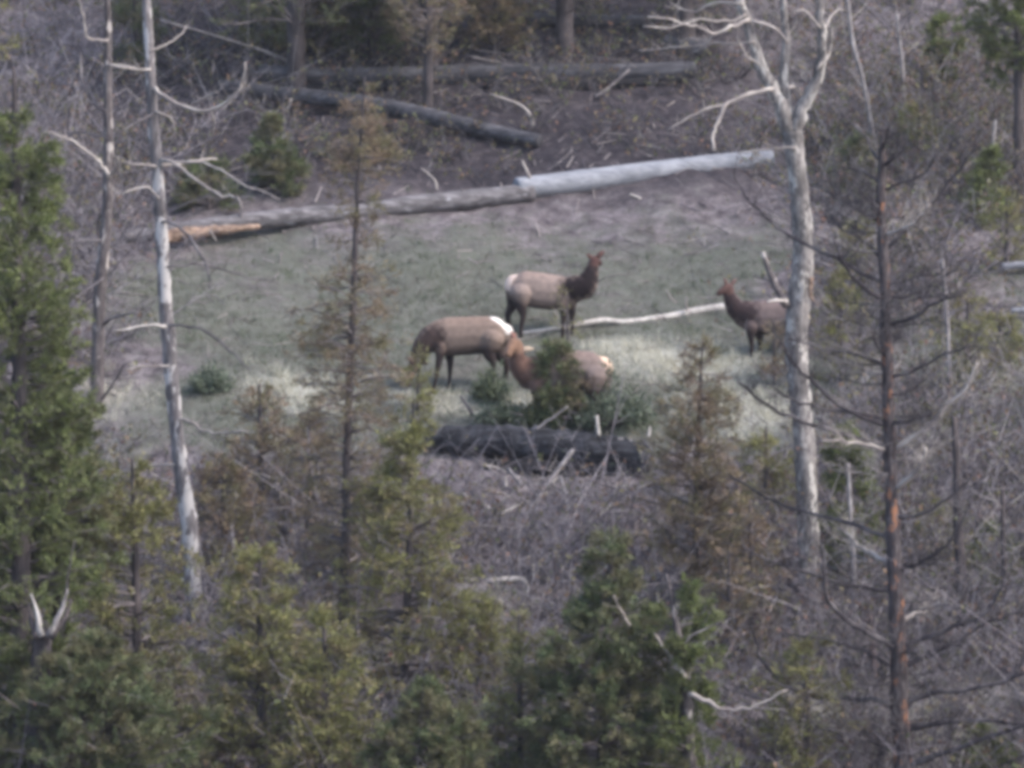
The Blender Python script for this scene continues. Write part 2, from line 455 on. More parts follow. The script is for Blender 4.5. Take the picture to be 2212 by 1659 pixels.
def crown(P, prof, Y, n, subs, sprays, mats, size=(0.10, 0.20), wid=0.34, lift=0.25, droop=0.0, gap=0.12, origin=(0, 0, 0), parent=None, seed=0, wood_r=0.015, clump=0.0):
    """foliage around trunk path P (top first); prof = [(vy, half width in frame units), ...]"""
    sprays = max(5, int(round(sprays * (1.75 if mats[0] in (M['olive'], M['rusty']) else 2.15)))); size = (size[0] * 0.62, size[1] * 0.70); wid = wid * 0.67
    r = np.random.default_rng(seed)
    k = Y / F
    vyt = np.array([p[0] for p in prof], float); hw = np.array([p[1] for p in prof], float) * k
    dens = np.interp(np.linspace(vyt[0], vyt[-1], 200), vyt, hw) + 0.12
    cdf = np.cumsum(dens); cdf /= cdf[-1]
    vy = np.interp(r.uniform(0, 1, n), cdf, np.linspace(vyt[0], vyt[-1], 200))
    # clump into whorls
    step = 26.0
    vy = np.round(vy / step) * step + r.normal(0, 4, n)
    vy = np.clip(vy, vyt[0], vyt[-1])
    z = (829.5 - vy) * k
    order = np.argsort(P[:, 2])
    ox = np.interp(z, P[order, 2], P[order, 0]); oy = np.interp(z, P[order, 2], P[order, 1])
    O = np.stack([ox, oy, z], 1)
    az = r.uniform(0, 2 * np.pi, n)
    L = np.interp(vy, vyt, hw) * r.uniform(0.55, 1.15, n)
    keep = r.uniform(0, 1, n) > gap
    O, az, L = O[keep], az[keep], L[keep]; n = len(O)
    up = lift + r.normal(0, 0.15, n)
    D = np.stack([np.cos(az), np.sin(az), up], 1)
    s = np.array([0, 0.35, 0.7, 1.0])
    B = O[:, None, :] + D[:, None, :] * L[:, None, None] * s[None, :, None]
    B[..., 2] += (-droop * (s ** 2))[None, :] * L[:, None]
    B[:, 1:] += r.normal(0, 0.05, (n, 3, 3)) * L[:, None, None]
    m_ = MB()
    wr = wood_r * (0.5 + L[:, None]) * np.array([1, 0.8, 0.55, 0.25])[None]
    m_.tubes(B, np.maximum(wr, 0.003), 3, 1)
    # branchlets
    S = r.uniform(0.25, 1.0, (n, subs))
    S[:, 0] = 0.98
    def along(s_):
        x = s_ * 3; i = np.minimum(x.astype(int), 2); f = x - i
        rows = np.arange(n)[:, None]
        seg = np.array([0, 0.35, 0.7, 1.0])
        i = (s_[..., None] >= seg[None, None, 1:3]).sum(-1)
        f = (s_ - seg[i]) / (seg[i + 1] - seg[i])
        return B[rows, i] * (1 - f[..., None]) + B[rows, i + 1] * f[..., None], norm(B[rows, i + 1] - B[rows, i])
    C, T = along(S)
    lat = norm(r.standard_normal((n, subs, 3)) * np.array([1, 1, 0.55]))
    Db = norm(T * 0.75 + lat * 0.8)
    Lb = (0.16 + 0.34 * L[:, None] * (1.15 - S)) * r.uniform(0.6, 1.2, (n, subs))
    C = C.reshape(-1, 3); Db = Db.reshape(-1, 3); Lb = Lb.reshape(-1)
    if clump > 0:
        kk = r.uniform(0, 1, len(C)) > clump
        C, Db, Lb = C[kk], Db[kk], Lb[kk]
    q = len(C)
    m_.tubes(np.stack([C, C + Db * Lb[:, None]], 1), np.stack([np.full(q, 0.006), np.full(q, 0.002)], 1), 3, 1)
    u = r.uniform(0.1, 1.0, (q, sprays))
    Cs = (C[:, None, :] + Db[:, None, :] * (Lb[:, None] * u)[..., None]).reshape(-1, 3)
    nn = len(Cs)
    Ds = norm(np.repeat(Db, sprays, 0) * 0.9 + r.standard_normal((nn, 3)) * 0.42 + np.array([0, 0, 0.1]))
    Cs = Cs + r.normal(0, 0.035, (nn, 3))
    U = norm(np.cross(Ds, r.standard_normal((nn, 3))))
    Ls = r.uniform(size[0], size[1], nn)
    m_.diamonds(Cs, Ds, U, Ls, Ls * wid * r.uniform(0.7, 1.3, nn), 0)
    return m_.build('crown', mats, parent, origin, smooth_sh=False)

SEED = [100]
def conifer(name, label, tr, prof, foliage, n, subs, sprays, Y=None, cat='tree', bark='dark_bark', group=None, **kw):
    if Y is None: Y = hitY(tr[-1][0], tr[-1][1])
    P, R = trunk_path(tr, Y)
    base = (P[-1][0], Y, float(ground(P[-1][0], Y)))
    root = empty(name, base, label, cat, group)
    MB().tubes(P, R, 8, 0, 0.05, caps=True).build('trunk', M[bark], root, base)
    SEED[0] += 1
    crown(P, prof, Y, n, subs, sprays, [M[foliage], M['needle_wood']], origin=base, parent=root, seed=SEED[0], **kw)
    return root, base, Y

# ------------------------------------------------------------------ the elk
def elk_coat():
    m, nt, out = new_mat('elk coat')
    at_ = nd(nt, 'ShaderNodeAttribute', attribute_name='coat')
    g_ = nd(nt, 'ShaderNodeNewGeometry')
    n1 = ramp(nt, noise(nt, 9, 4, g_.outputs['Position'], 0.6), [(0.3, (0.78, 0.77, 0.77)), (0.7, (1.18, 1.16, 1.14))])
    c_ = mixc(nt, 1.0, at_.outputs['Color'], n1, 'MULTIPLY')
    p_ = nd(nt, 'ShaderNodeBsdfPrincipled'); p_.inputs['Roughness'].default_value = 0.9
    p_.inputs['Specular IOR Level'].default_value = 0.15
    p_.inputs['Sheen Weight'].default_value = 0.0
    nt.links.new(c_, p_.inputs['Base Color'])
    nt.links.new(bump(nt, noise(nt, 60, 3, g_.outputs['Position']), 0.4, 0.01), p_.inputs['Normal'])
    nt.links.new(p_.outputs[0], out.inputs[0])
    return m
M['elk'] = elk_coat()

def seg_d(p, a, b):
    ab = b - a; t = np.clip(((p - a) @ ab) / (ab @ ab), 0, 1)[:, None]
    return np.linalg.norm(p - (a + ab * t), axis=1)

def elk(label, Y, torso, chains, rump, neck_line, neck_col, body_col, head_pts, head_col, patch_col, belly_vy, ears):
    """torso: (vx, vy, half height); chains: lists of (vx, vy, r, dy in metres); lateral widths in metres"""
    k = Y / F
    mb_ = MB()
    def ell(P, R, flat):
        # closed tapered tube with rounded ends
        P = np.asarray(P); R = np.asarray(R)
        C = catmull(P, 5 * len(P)); RR = np.interp(np.linspace(0, 1, 5 * len(P)), np.linspace(0, 1, len(P)), R)
        d0 = norm(C[0] - C[1]); d1 = norm(C[-1] - C[-2])
        e = np.array([0.95, 0.6, 0.05])
        h0 = [C[0] + d0 * RR[0] * t for t in (0.85, 0.6, 0.3)]; q0 = [RR[0] * t for t in (0.4, 0.78, 0.95)]
        h1 = [C[-1] + d1 * RR[-1] * t for t in (0.3, 0.6, 0.85)]; q1 = [RR[-1] * t for t in (0.95, 0.78, 0.4)]
        mb_.tubes(np.vstack([h0, C, h1]), np.concatenate([q0, RR, q1]), 12, 0, 0, flat, caps=True)
    ell([at(x, y, Y) for x, y, r in torso], [r * k for x, y, r in torso], 0.72)
    for ch in chains:
        ell([at(x, y, Y) + np.array([0, d, 0]) for x, y, r, d in ch], [r * k for x, y, r, d in ch], 0.9)
    o = mb_.build('elk', M['elk'])
    md = o.modifiers.new('r', 'REMESH'); md.mode = 'VOXEL'; md.voxel_size = 0.017; md.use_smooth_shade = True
    ms = o.modifiers.new('s', 'SMOOTH'); ms.factor = 0.5; ms.iterations = 14
    dg = bpy.context.evaluated_depsgraph_get()
    me = bpy.data.meshes.new_from_object(o.evaluated_get(dg))
    bpy.data.objects.remove(o)
    nv = len(me.vertices)
    co = np.empty(nv * 3, np.float32); me.vertices.foreach_get('co', co); co = co.reshape(-1, 3).astype(float)
    vx = co[:, 0] / co[:, 1] * F + 1106; vy = 829.5 - co[:, 2] / co[:, 1] * F
    V2 = np.stack([vx, vy], 1)
    col = np.tile(np.array(body_col, float), (nv, 1))
    dark = np.array(neck_col) * 0.8
    def blend(f, c_):
        nonlocal col
        f = np.clip(f, 0, 1)[:, None]; col = col * (1 - f) + np.array(c_) * f
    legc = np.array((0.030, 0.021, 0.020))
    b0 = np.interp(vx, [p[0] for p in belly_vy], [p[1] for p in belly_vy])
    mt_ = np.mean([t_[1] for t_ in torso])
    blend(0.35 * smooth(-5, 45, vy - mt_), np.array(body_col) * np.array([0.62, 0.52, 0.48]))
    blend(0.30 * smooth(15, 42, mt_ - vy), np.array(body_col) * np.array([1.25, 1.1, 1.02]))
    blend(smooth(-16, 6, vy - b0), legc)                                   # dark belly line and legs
    nl = np.array(neck_line, float)
    d = np.min([seg_d(V2, nl[i], nl[i + 1]) - 0.5 * (nl_r[0] + nl_r[1]) for i, nl_r in enumerate(zip(neck_rad(neck_line, chains), neck_rad(neck_line, chains)[1:]))], 0)
    wob = 5 * np.sin(vx * 0.31 + 1.0) * np.cos(vy * 0.27) + 3 * np.sin(vx * 0.8 - vy * 0.7)
    blend(1 - smooth(-14, 14, d + wob), neck_col)
    hp = np.array(head_pts, float)
    d = np.min([np.linalg.norm(V2 - h[:2], axis=1) - h[2] for h in hp], 0)
    blend(1 - smooth(-3, 5, d), head_col)
    # pale rump: everything behind a line
    sgn, line = rump
    ln = np.array(line, float)
    ed = np.interp(vy, ln[:, 1], ln[:, 0]); inside = (vx - ed) * sgn
    inside = np.where((vy < ln[0, 1] - 6) | (vy > ln[-1, 1] + 1), -10, inside)
    blend(smooth(-1.5, 2.0, inside), patch_col)
    base = np.array((at(np.mean([p[0] for p in torso]), 0, Y)[0], Y, 0.0)); base[2] = float(ground(base[0], Y))
    me.vertices.foreach_set('co', (co - base).astype(np.float32).reshape(-1))
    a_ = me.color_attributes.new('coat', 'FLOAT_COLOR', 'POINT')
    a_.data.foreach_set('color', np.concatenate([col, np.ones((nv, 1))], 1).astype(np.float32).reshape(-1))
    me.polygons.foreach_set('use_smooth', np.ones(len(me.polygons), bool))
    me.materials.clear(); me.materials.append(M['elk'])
    me.name = 'body'
    root = empty('elk', base, label, 'elk', 'elk in the clearing')
    bo = bpy.data.objects.new('body', me); COL.objects.link(bo); bo.parent = root
    for (ea, eb, w, dy0, dy1, ec) in ears:                                # leaf shaped ears
        A = at(*ea, Y) + np.array([0, dy0, 0]); B_ = at(*eb, Y) + np.array([0, dy1, 0])
        s = np.linspace(0, 1, 7)
        P = A[None] * (1 - s[:, None]) + B_[None] * s[:, None]
        Rr = w * k * np.array([0.45, 0.85, 1.0, 0.95, 0.75, 0.42, 0.08])
        e_ = MB().tubes(P, Rr, 8, 0, 0, 0.45, caps=True).build('ear', plain_mat('elk ear', [ec, tuple(min(1, v * 1.3) for v in ec)], 20), root, base)
    return root

def neck_rad(line, chains):
    return [r for x, y, r, d in chains[0]][:len(line)]

YA = hitY(955, 846)
neckA = [(935, 730, 32, 0), (915, 748, 24, -0.05), (903, 772, 17, -0.08), (895, 788, 13, -0.1), (886, 812, 10, -0.12), (881, 830, 7, -0.12)]
elk('grey brown elk grazing head down, its white rump towards the right',
    YA, [(1088, 722, 24), (1072, 721, 37), (1040, 724, 41), (1000, 726, 42), (965, 728, 43), (940, 729, 36), (926, 731, 26)],
    [neckA,
     [(952, 748, 15, -0.17), (950, 772, 9, -0.18), (945, 800, 6, -0.18), (940, 828, 4, -0.18), (935, 846, 5, -0.18)],
     [(968, 748, 15, 0.16), (972, 775, 9, 0.17), (972, 800, 5.5, 0.17), (970, 830, 4, 0.17), (967, 846, 5, 0.17)],
     [(1062, 735, 27, -0.15), (1056, 762, 15, -0.17), (1066, 786, 8, -0.17), (1062, 815, 5, -0.17), (1060, 846, 5, -0.17)],
     [(1076, 735, 26, 0.15), (1080, 765, 14, 0.17), (1094, 788, 8, 0.17), (1092, 818, 5, 0.17), (1090, 846, 5, 0.17)]],
    (1, [(1052, 678), (1062, 690), (1080, 701), (1089, 712), (1093, 721)]),
    [(x, y) for x, y, r, d in neckA[:4]], (0.045, 0.03, 0.027), (0.20, 0.15, 0.125),
    [(890, 800, 13), (882, 828, 10)], (0.12, 0.075, 0.062), (0.66, 0.61, 0.56),
    [(900, 752), (950, 764), (1000, 764), (1050, 752), (1100, 770)],
    [((903, 780), (926, 786), 6, -0.05, 0.10, (0.14, 0.09, 0.075)), ((897, 782), (880, 772), 6, -0.15, -0.28, (0.14, 0.09, 0.075))])

YB = hitY(1165, 728)
neckB = [(1236, 624, 29, 0), (1262, 617, 29, 0.0), (1274, 598, 21, 0.0), (1280, 577, 14, 0.02), (1284, 563, 12, 0.05), (1290, 562, 9, 0.20), (1296, 568, 7, 0.34)]
elk('alert elk with raised dark neck, farthest up the clearing',
    YB, [(1112, 618, 26), (1128, 621, 37), (1160, 627, 40), (1192, 631, 39), (1220, 631, 35), (1240, 630, 26)],
    [neckB,
     [(1250, 628, 24, 0), (1268, 632, 15, 0.0)],
     [(1126, 636, 26, -0.15), (1126, 662, 13, -0.17), (1130, 682, 7.5, -0.17), (1126, 706, 5, -0.17), (1125, 728, 5, -0.17)],
     [(1115, 634, 26, 0.14), (1106, 660, 12, 0.17), (1097, 682, 7.5, 0.17), (1101, 706, 5, 0.17), (1100, 728, 5, 0.17)],
     [(1215, 645, 15, -0.16), (1217, 672, 9, -0.17), (1216, 700, 5, -0.17), (1215, 728, 5, -0.17)],
     [(1233, 645, 15, 0.15), (1236, 672, 9, 0.17), (1236, 700, 5, 0.17), (1237, 728, 5, 0.17)]],
    (-1, [(1126, 574), (1122, 590), (1110, 603), (1105, 615), (1102, 627)]),
    [(x, y) for x, y, r, d in neckB[:4]], (0.014, 0.009, 0.010), (0.235, 0.183, 0.162),
    [(1284, 563, 11), (1296, 568, 8)], (0.075, 0.04, 0.036), (0.58, 0.46, 0.40),
    [(1090, 640), (1130, 660), (1150, 664), (1180, 668), (1220, 662), (1290, 690)],
    [((1290, 556), (1306, 541), 6.5, 0.0, 0.05, (0.10, 0.052, 0.046)), ((1278, 556), (1266, 550), 5, -0.02, -0.12, (0.09, 0.048, 0.042))])

YC = hitY(1225, 922)
neckC = [(1150, 806, 38, 0), (1128, 794, 29, -0.1), (1117, 775, 21, -0.2), (1117, 756, 17, -0.26), (1111, 745, 16, -0.3), (1103, 754, 12, -0.42), (1098, 766, 9, -0.5)]
elk('reddish necked elk behind low juniper, head turned left, tan rump patch',
    YC, [(1300, 797, 28), (1285, 799, 40), (1255, 801, 45), (1220, 803, 46), (1185, 806, 47), (1158, 809, 42), (1142, 812, 30)],
    [neckC,
     [(1160, 830, 20, -0.17), (1163, 862, 11, -0.2), (1166, 890, 6, -0.2), (1164, 924, 5, -0.2)],
     [(1178, 830, 20, 0.15), (1180, 862, 11, 0.18), (1182, 890, 6, 0.18), (1182, 924, 5, 0.18)],
     [(1284, 815, 30, -0.15), (1280, 852, 14, -0.18), (1292, 880, 8, -0.18), (1288, 924, 5, -0.18)],
     [(1296, 815, 28, 0.15), (1302, 852, 14, 0.17), (1314, 880, 8, 0.17), (1310, 924, 5, 0.17)]],
    (1, [(1268, 746), (1285, 761), (1298, 774), (1306, 788), (1313, 808)]),
    [(x, y) for x, y, r, d in neckC[:4]], (0.125, 0.073, 0.058), (0.185, 0.145, 0.132),
    [(1112, 748, 18), (1098, 766, 9)], (0.19, 0.115, 0.08), (0.64, 0.47, 0.36),
    [(1090, 850), (1140, 846), (1200, 848), (1260, 846), (1330, 850)],
    [((1126, 756), (1154, 753), 6.5, -0.25, -0.22, (0.52, 0.40, 0.30)), ((1112, 733), (1104, 715), 6.5, -0.3, -0.24, (0.26, 0.13, 0.10))])

YD = hitY(1650, 768)
neckD = [(1612, 676, 28, 0), (1592, 668, 24, -0.03), (1580, 650, 18, -0.06), (1575, 634, 14, -0.08), (1573, 624, 13, -0.10), (1563, 627, 10, -0.14), (1553, 634, 7, -0.16)]
elk('brown elk half hidden behind the cottonwood trunk, head to the left',
    YD, [(1728, 684, 24), (1716, 685, 35), (1692, 686, 38), (1666, 686, 38), (1640, 686, 39), (1618, 684, 34), (1606, 682, 26)],
    [neckD,
     [(1622, 705, 15, -0.16), (1622, 730, 8, -0.17), (1623, 748, 5, -0.17), (1622, 768, 5, -0.17)],
     [(1640, 705, 15, 0.15), (1642, 730, 8, 0.17), (1643, 748, 5, 0.17), (1642, 768, 5, 0.17)],
     [(1710, 700, 25, -0.15), (1706, 722, 13, -0.17), (1716, 742, 7, -0.17), (1712, 768, 5, -0.17)],
     [(1720, 700, 24, 0.15), (1724, 722, 13, 0.17), (1734, 742, 7, 0.17), (1730, 768, 5, 0.17)]],
    (1, [(1705, 640), (1715, 655), (1725, 668), (1733, 680), (1738, 695)]),
    [(x, y) for x, y, r, d in neckD[:4]], (0.032, 0.021, 0.022), (0.15, 0.115, 0.11),
    [(1571, 624, 13), (1555, 633, 8)], (0.105, 0.06, 0.052), (0.62, 0.52, 0.44),
    [(1560, 716), (1610, 716), (1650, 718), (1690, 718), (1750, 716)],
    [((1578, 616), (1592, 602), 6, -0.06, 0.04, (0.13, 0.08, 0.07)), ((1570, 614), (1562, 600), 6, -0.12, -0.22, (0.13, 0.08, 0.07))])

# ------------------------------------------------------------------ fallen logs and sticks
def log(name, label, cat, pts, mat, lift=0.85, ys=None, jit=0.035, sides=14, core=None, stubs=(), stub_mat=None, end_taper=True):
    """pts: (vx, vy, r) along the axis; ends rest on the hillside"""
    if ys is None:
        ys = (hitY(pts[0][0], pts[0][1] + pts[0][2] * lift), hitY(pts[-1][0], pts[-1][1] + pts[-1][2] * lift))
    xs = np.array([p[0] for p in pts], float); t = (xs - xs[0]) / (xs[-1] - xs[0])
    Ys = ys[0] * (1 - t) + ys[1] * t
    P = np.array([at(p[0], p[1], y) for p, y in zip(pts, Ys)]); R = np.array([p[2] * y / F for p, y in zip(pts, Ys)])
    n = max(10, 8 * len(pts))
    C = catmull(P, n); RR = np.interp(np.linspace(0, 1, n), np.linspace(0, 1, len(R)), R)
    if end_taper:
        d0 = norm(C[0] - C[1]); d1 = norm(C[-1] - C[-2])
        C = np.vstack([C[0] + d0 * RR[0] * 0.12, C, C[-1] + d1 * RR[-1] * 0.12]); RR = np.concatenate([[RR[0] * 0.86], RR, [RR[-1] * 0.86]])
    base = C[len(C) // 2] - np.array([0, 0, R.mean()])
    root = empty(name, base, label, cat)
    m_ = MB().tubes(C, RR, sides, 0, jit, caps=True)
    m_.build('stem', M[mat], root, base)
    for st in stubs:
        limb(root, base, st[0], st[1] if len(st) > 4 else float(np.interp(st[0][0][0], xs if xs[0] < xs[-1] else xs[::-1], Ys if xs[0] < xs[-1] else Ys[::-1])) - 0.15, st[-3], st[-2], M[st[-1]], dy=0.0)
    if core is not None:
        i = 0 if core == 0 else -1
        e = C[i]; d = norm(C[i] - C[i + (1 if i == 0 else -1)])
        s = np.linspace(0, 1, 4)
        K = np.array([e + d * 0.012, e + d * 0.02])
        rr = np.array([RR[i] * 0.98, RR[i] * 0.86])
        MB().tubes(K, rr, sides, 0, 0.05, caps=True).build('hollow_end', M['hollow'], root, base)
    return root

log('bleached_log', 'smooth white bleached log lying across the slope above the elk', 'log',
    [(1118, 408, 25), (1250, 393, 26), (1400, 374, 25), (1540, 357, 24), (1665, 343, 22)], 'log_white', jit=0.012, lift=1.05,
    stubs=[([(1145, 385), (1135, 362), (1128, 346)], 5, 3, 'twig_pale'), ([(1165, 430), (1172, 438), (1166, 448)], 3, 2, 'twig_pale')])
log('barked_log', 'long dull grey barked log running left from the white log', 'log',
    [(1150, 416, 20), (1000, 432, 22), (900, 442, 21), (780, 458, 20), (650, 468, 20), (520, 480, 20), (400, 496, 17), (265, 514, 15), (150, 532, 11)], 'log_grey',
    stubs=[([(955, 440), (935, 448), (915, 455)], 4, 2, 'twig_dark'), ([(1020, 440), (1008, 420), (996, 408)], 5, 3, 'twig_dark'),
           ([(945, 410), (938, 388), (910, 362)], 3, 2, 'twig_pale'), ([(520, 470), (522, 445), (512, 430)], 4, 3, 'twig_dark')])
log('split_orange_log', 'broken orange tan log piece in front of the grey log', 'log',
    [(335, 514, 15), (400, 506, 15), (470, 498, 11), (560, 489, 5)], 'tan_wood', ys=(hitY(340, 527) - 0.55, hitY(560, 500) - 0.55), jit=0.11,
    stubs=[([(395, 505), (403, 530), (425, 560)], 3.5, 2, 'twig_dark'), ([(455, 498), (462, 512), (468, 520)], 3, 2, 'twig_pale')])
log('dark_fallen_log', 'dark horizontal log with black gap beneath, high on the slope', 'log',
    [(560, 160, 20), (720, 166, 21), (900, 165, 22), (1100, 158, 23), (1300, 160, 23), (1440, 156, 22), (1500, 150, 18)], 'log_dark', lift=1.7,
    stubs=[([(700, 180), (712, 160), (735, 140)], 4, 2, 'twig_pale'), ([(1130, 150), (1090, 140), (1010, 118)], 6, 3, 'twig_dark')])
log('log_shade_piece', 'added black shape for the shade under the right half of the horizontal dark log', 'log',
    [(1048, 184, 12), (1100, 188, 17), (1190, 188, 17), (1270, 184, 13)], 'log_shade', lift=0.6, jit=0.08)  # this and the next two: added shapes painting the shadow gap black
log('log_shade_piece', 'added black shape for the shade under the left end of the horizontal dark log', 'log',
    [(600, 190, 9), (680, 190, 13), (780, 188, 15), (850, 186, 14)], 'log_shade', lift=0.6, jit=0.08)
log('log_shade_piece', 'added black shape for the shade under the right tip of the horizontal dark log', 'log',
    [(1290, 180, 9), (1350, 182, 12), (1420, 178, 12)], 'log_shade', lift=0.6, jit=0.08)
log('slanting_dark_log', 'dark log slanting down to the right below the horizontal one', 'log',
    [(475, 186, 15), (600, 202, 17), (760, 220, 18), (900, 246, 19), (1040, 280, 18), (1165, 304, 14)], 'log_dark', lift=1.2)
log('topmost_dark_log', 'dark log at the very top, half lost in shade', 'log',
    [(540, 52, 15), (800, 46, 16), (1100, 44, 16), (1390, 48, 14)], 'log_dark', lift=1.3)
log('short_log', 'short grey log with dark end below the cottonwood twigs', 'log',
    [(1440, 92, 16), (1490, 98, 18), (1535, 106, 20)], 'log_grey', lift=1.0, core=1)
log('slender_pale_log', 'slender pale barkless log below the alert elk', 'log',
    [(1130, 719, 4), (1220, 707, 6), (1300, 692, 6), (1350, 696, 7), (1440, 685, 8), (1500, 673, 9), (1575, 662, 10)], 'pale_wood', sides=10,
    stubs=[([(1484, 672), (1482, 655), (1483, 640)], 3.5, 2.5, 'twig_pale'), ([(1460, 655), (1448, 640), (1440, 625)], 2.5, 1.5, 'twig_pale')])
log('charred_log', 'thick blackened log lying below the elk', 'log',
    [(925, 946, 28), (1010, 952, 33), (1100, 958, 38), (1200, 966, 40), (1290, 976, 38), (1395, 988, 34)], 'log_char', lift=1.15, jit=0.085,
    stubs=[([(1293, 942), (1291, 920), (1289, 898)], 6, 5, 'pale_wood'), ([(1150, 930), (1190, 905), (1228, 880)], 5, 3, 'grey_wood'),
           ([(1400, 945), (1403, 930), (1404, 922)], 5, 3, 'pale_wood'), ([(1300, 975), (1330, 950), (1365, 955), (1385, 985)], 5, 3, 'grey_wood'),
           ([(1320, 965), (1345, 995), (1340, 1025)], 4, 2, 'grey_wood'), ([(1370, 960), (1392, 990), (1385, 1020)], 4, 2, 'twig_dark')])

log('charred_log_stub', 'short black log end butting out beside the right end of the charred log', 'log',
    [(1300, 992, 26), (1350, 998, 28), (1402, 1004, 27)], 'log_char', lift=1.0, jit=0.08, core=1)
log('log_shade_piece', 'added black shape for the shade under the thick blackened log', 'log',
    [(1050, 1004, 12), (1120, 1010, 17), (1200, 1014, 18), (1270, 1016, 16), (1340, 1018, 12)], 'log_shade', lift=0.8, jit=0.1)  # added shape, paints the deep shadow below the charred log

def stick(label, pts, r0, r1, mat, Y=None, dY=-0.25, dy=0.0, twigs=0, name='fallen_branch', sides=6):
    if Y is None: Y = hitY(pts[0][0], pts[0][1] + r0) + dY
    P = vpath(pts, Y, dy); R = np.linspace(r0, r1, len(P)) * Y / F
    base = P[0] - np.array([0, 0, R[0]])
    m_ = MB().tubes(P, R, sides, 0, 0.06, caps=True)
    side_twigs(m_, P, R, twigs, 0.1, 0.35, 0.007)
    o = m_.build(name, M[mat], None, base); o.location = base.tolist()
    tag(o, label, 'branch')
    return o

YH = hitY(1160, 1100)
stick('pale forked stick leaning against the charred log', [(1143, 1108), (1170, 1065), (1195, 1030), (1238, 972)], 7, 5, 'grey_wood', Y=YH - 0.1, dy=1.0, twigs=2)
stick('short pale stick under the middle of the charred log', [(1222, 1088), (1218, 1055), (1210, 1028)], 5, 4, 'grey_wood', dy=0.5)
stick('short pale stick below the charred log, left of the forked stick', [(1128, 1050), (1110, 1028), (1098, 1012)], 5, 4, 'grey_wood', dy=0.3)
stick('tiny upright white stub under the left half of the charred log', [(1092, 1052), (1092, 1040), (1091, 1028)], 5, 4, 'pale_wood')
stick('bleached branch on the ground below the forked stick', [(1050, 1256), (1095, 1252), (1132, 1254), (1142, 1290)], 8, 5, 'pale_wood', twigs=3)
stick('grey stick lying right of the bleached branch', [(1172, 1216), (1205, 1206), (1232, 1200)], 6, 4, 'grey_wood')
stick('upright pale splinter just right of the bleached branch', [(1150, 1245), (1151, 1232), (1150, 1218)], 5, 4, 'pale_wood')
stick('thin pale stick slanting down above the bleached branch', [(1040, 1160), (1065, 1178), (1092, 1200)], 4, 3, 'grey_wood')
stick('white horizontal stick caught in brush right of the tall snag', [(500, 1093), (560, 1098), (650, 1108)], 5, 4, 'pale_wood', twigs=2)
stick('crooked grey branch arching over the white horizontal stick', [(605, 1090), (600, 1050), (575, 1030), (545, 1020)], 6, 3, 'grey_wood', twigs=3)
stick('pale broken bit of log at the right edge, beside the meadow', [(2165, 577), (2195, 573), (2235, 572)], 10, 9, 'log_white', dY=-0.3)
stick('lower pale log tip at the right edge', [(2185, 672), (2235, 668)], 7, 7, 'log_white', dY=-0.3)
stick('thin dark stick upright in the straw below the grazing elk', [(1022, 898), (1008, 875), (994, 855)], 4, 3, 'twig_dark')
stick('curved pale twig under the slanting dark log', [(580, 240), (608, 246), (625, 228), (629, 213)], 3, 2, 'twig_pale', twigs=1)
stick('forked pale branch on the slope above the white log', [(1152, 275), (1145, 248), (1120, 225), (1058, 203)], 4, 2.5, 'twig_pale', twigs=2)
stick('thin pale branch high beside the dark horizontal log', [(655, 146), (570, 110), (480, 82), (345, 42)], 3.5, 2, 'grey_wood', Y=hitY(655, 150) - 1.0, dy=-1.5, twigs=4)
stick('pale twig standing left of the slanting dark log', [(690, 195), (712, 172), (735, 145)], 3.5, 2.5, 'twig_pale')
stick('dark stick leaning below the right end of the horizontal log', [(1285, 210), (1320, 185), (1360, 150)], 3.5, 2.5, 'twig_dark', dy=0.4)
stick('short pale stub on the clearing below the white log', [(1360, 420), (1372, 424), (1385, 430)], 4, 3, 'pale_wood')

tg = MB()
for i in range(60):
    x_ = random.uniform(940, 1480); y_ = random.uniform(1030, 1340)
    a_ = random.uniform(-0.9, 0.9) + (math.pi if random.random() < 0.5 else 0); L_ = random.uniform(30, 120); r_ = random.uniform(2, 4.5)
    Yk = hitY(x_, y_ + r_) - 0.2
    P = vpath([(x_, y_), (x_ + 0.5 * L_ * math.cos(a_), y_ - abs(0.35 * L_ * math.sin(a_)) - 6), (x_ + L_ * math.cos(a_), y_ - abs(L_ * math.sin(a_)) * 0.8 - 2)], Yk, random.uniform(-0.3, 0.5))
    P = P + rng.standard_normal(P.shape) * 0.012
    tg.tubes(P, np.linspace(r_, 1.2, len(P)) * Yk / F, 5, random.randint(0, 3), 0.06)
    side_twigs(tg, P, None, 5, 0.1, 0.4, 0.006, mat=random.randint(0, 3))
tag(tg.build('deadwood_tangle', [M['grey_wood'], M['twig_pale'], M['twig_dark'], M['pale_wood']]), 'tangle of grey dead branches on the slope below the charred log', 'deadwood', kind='stuff')

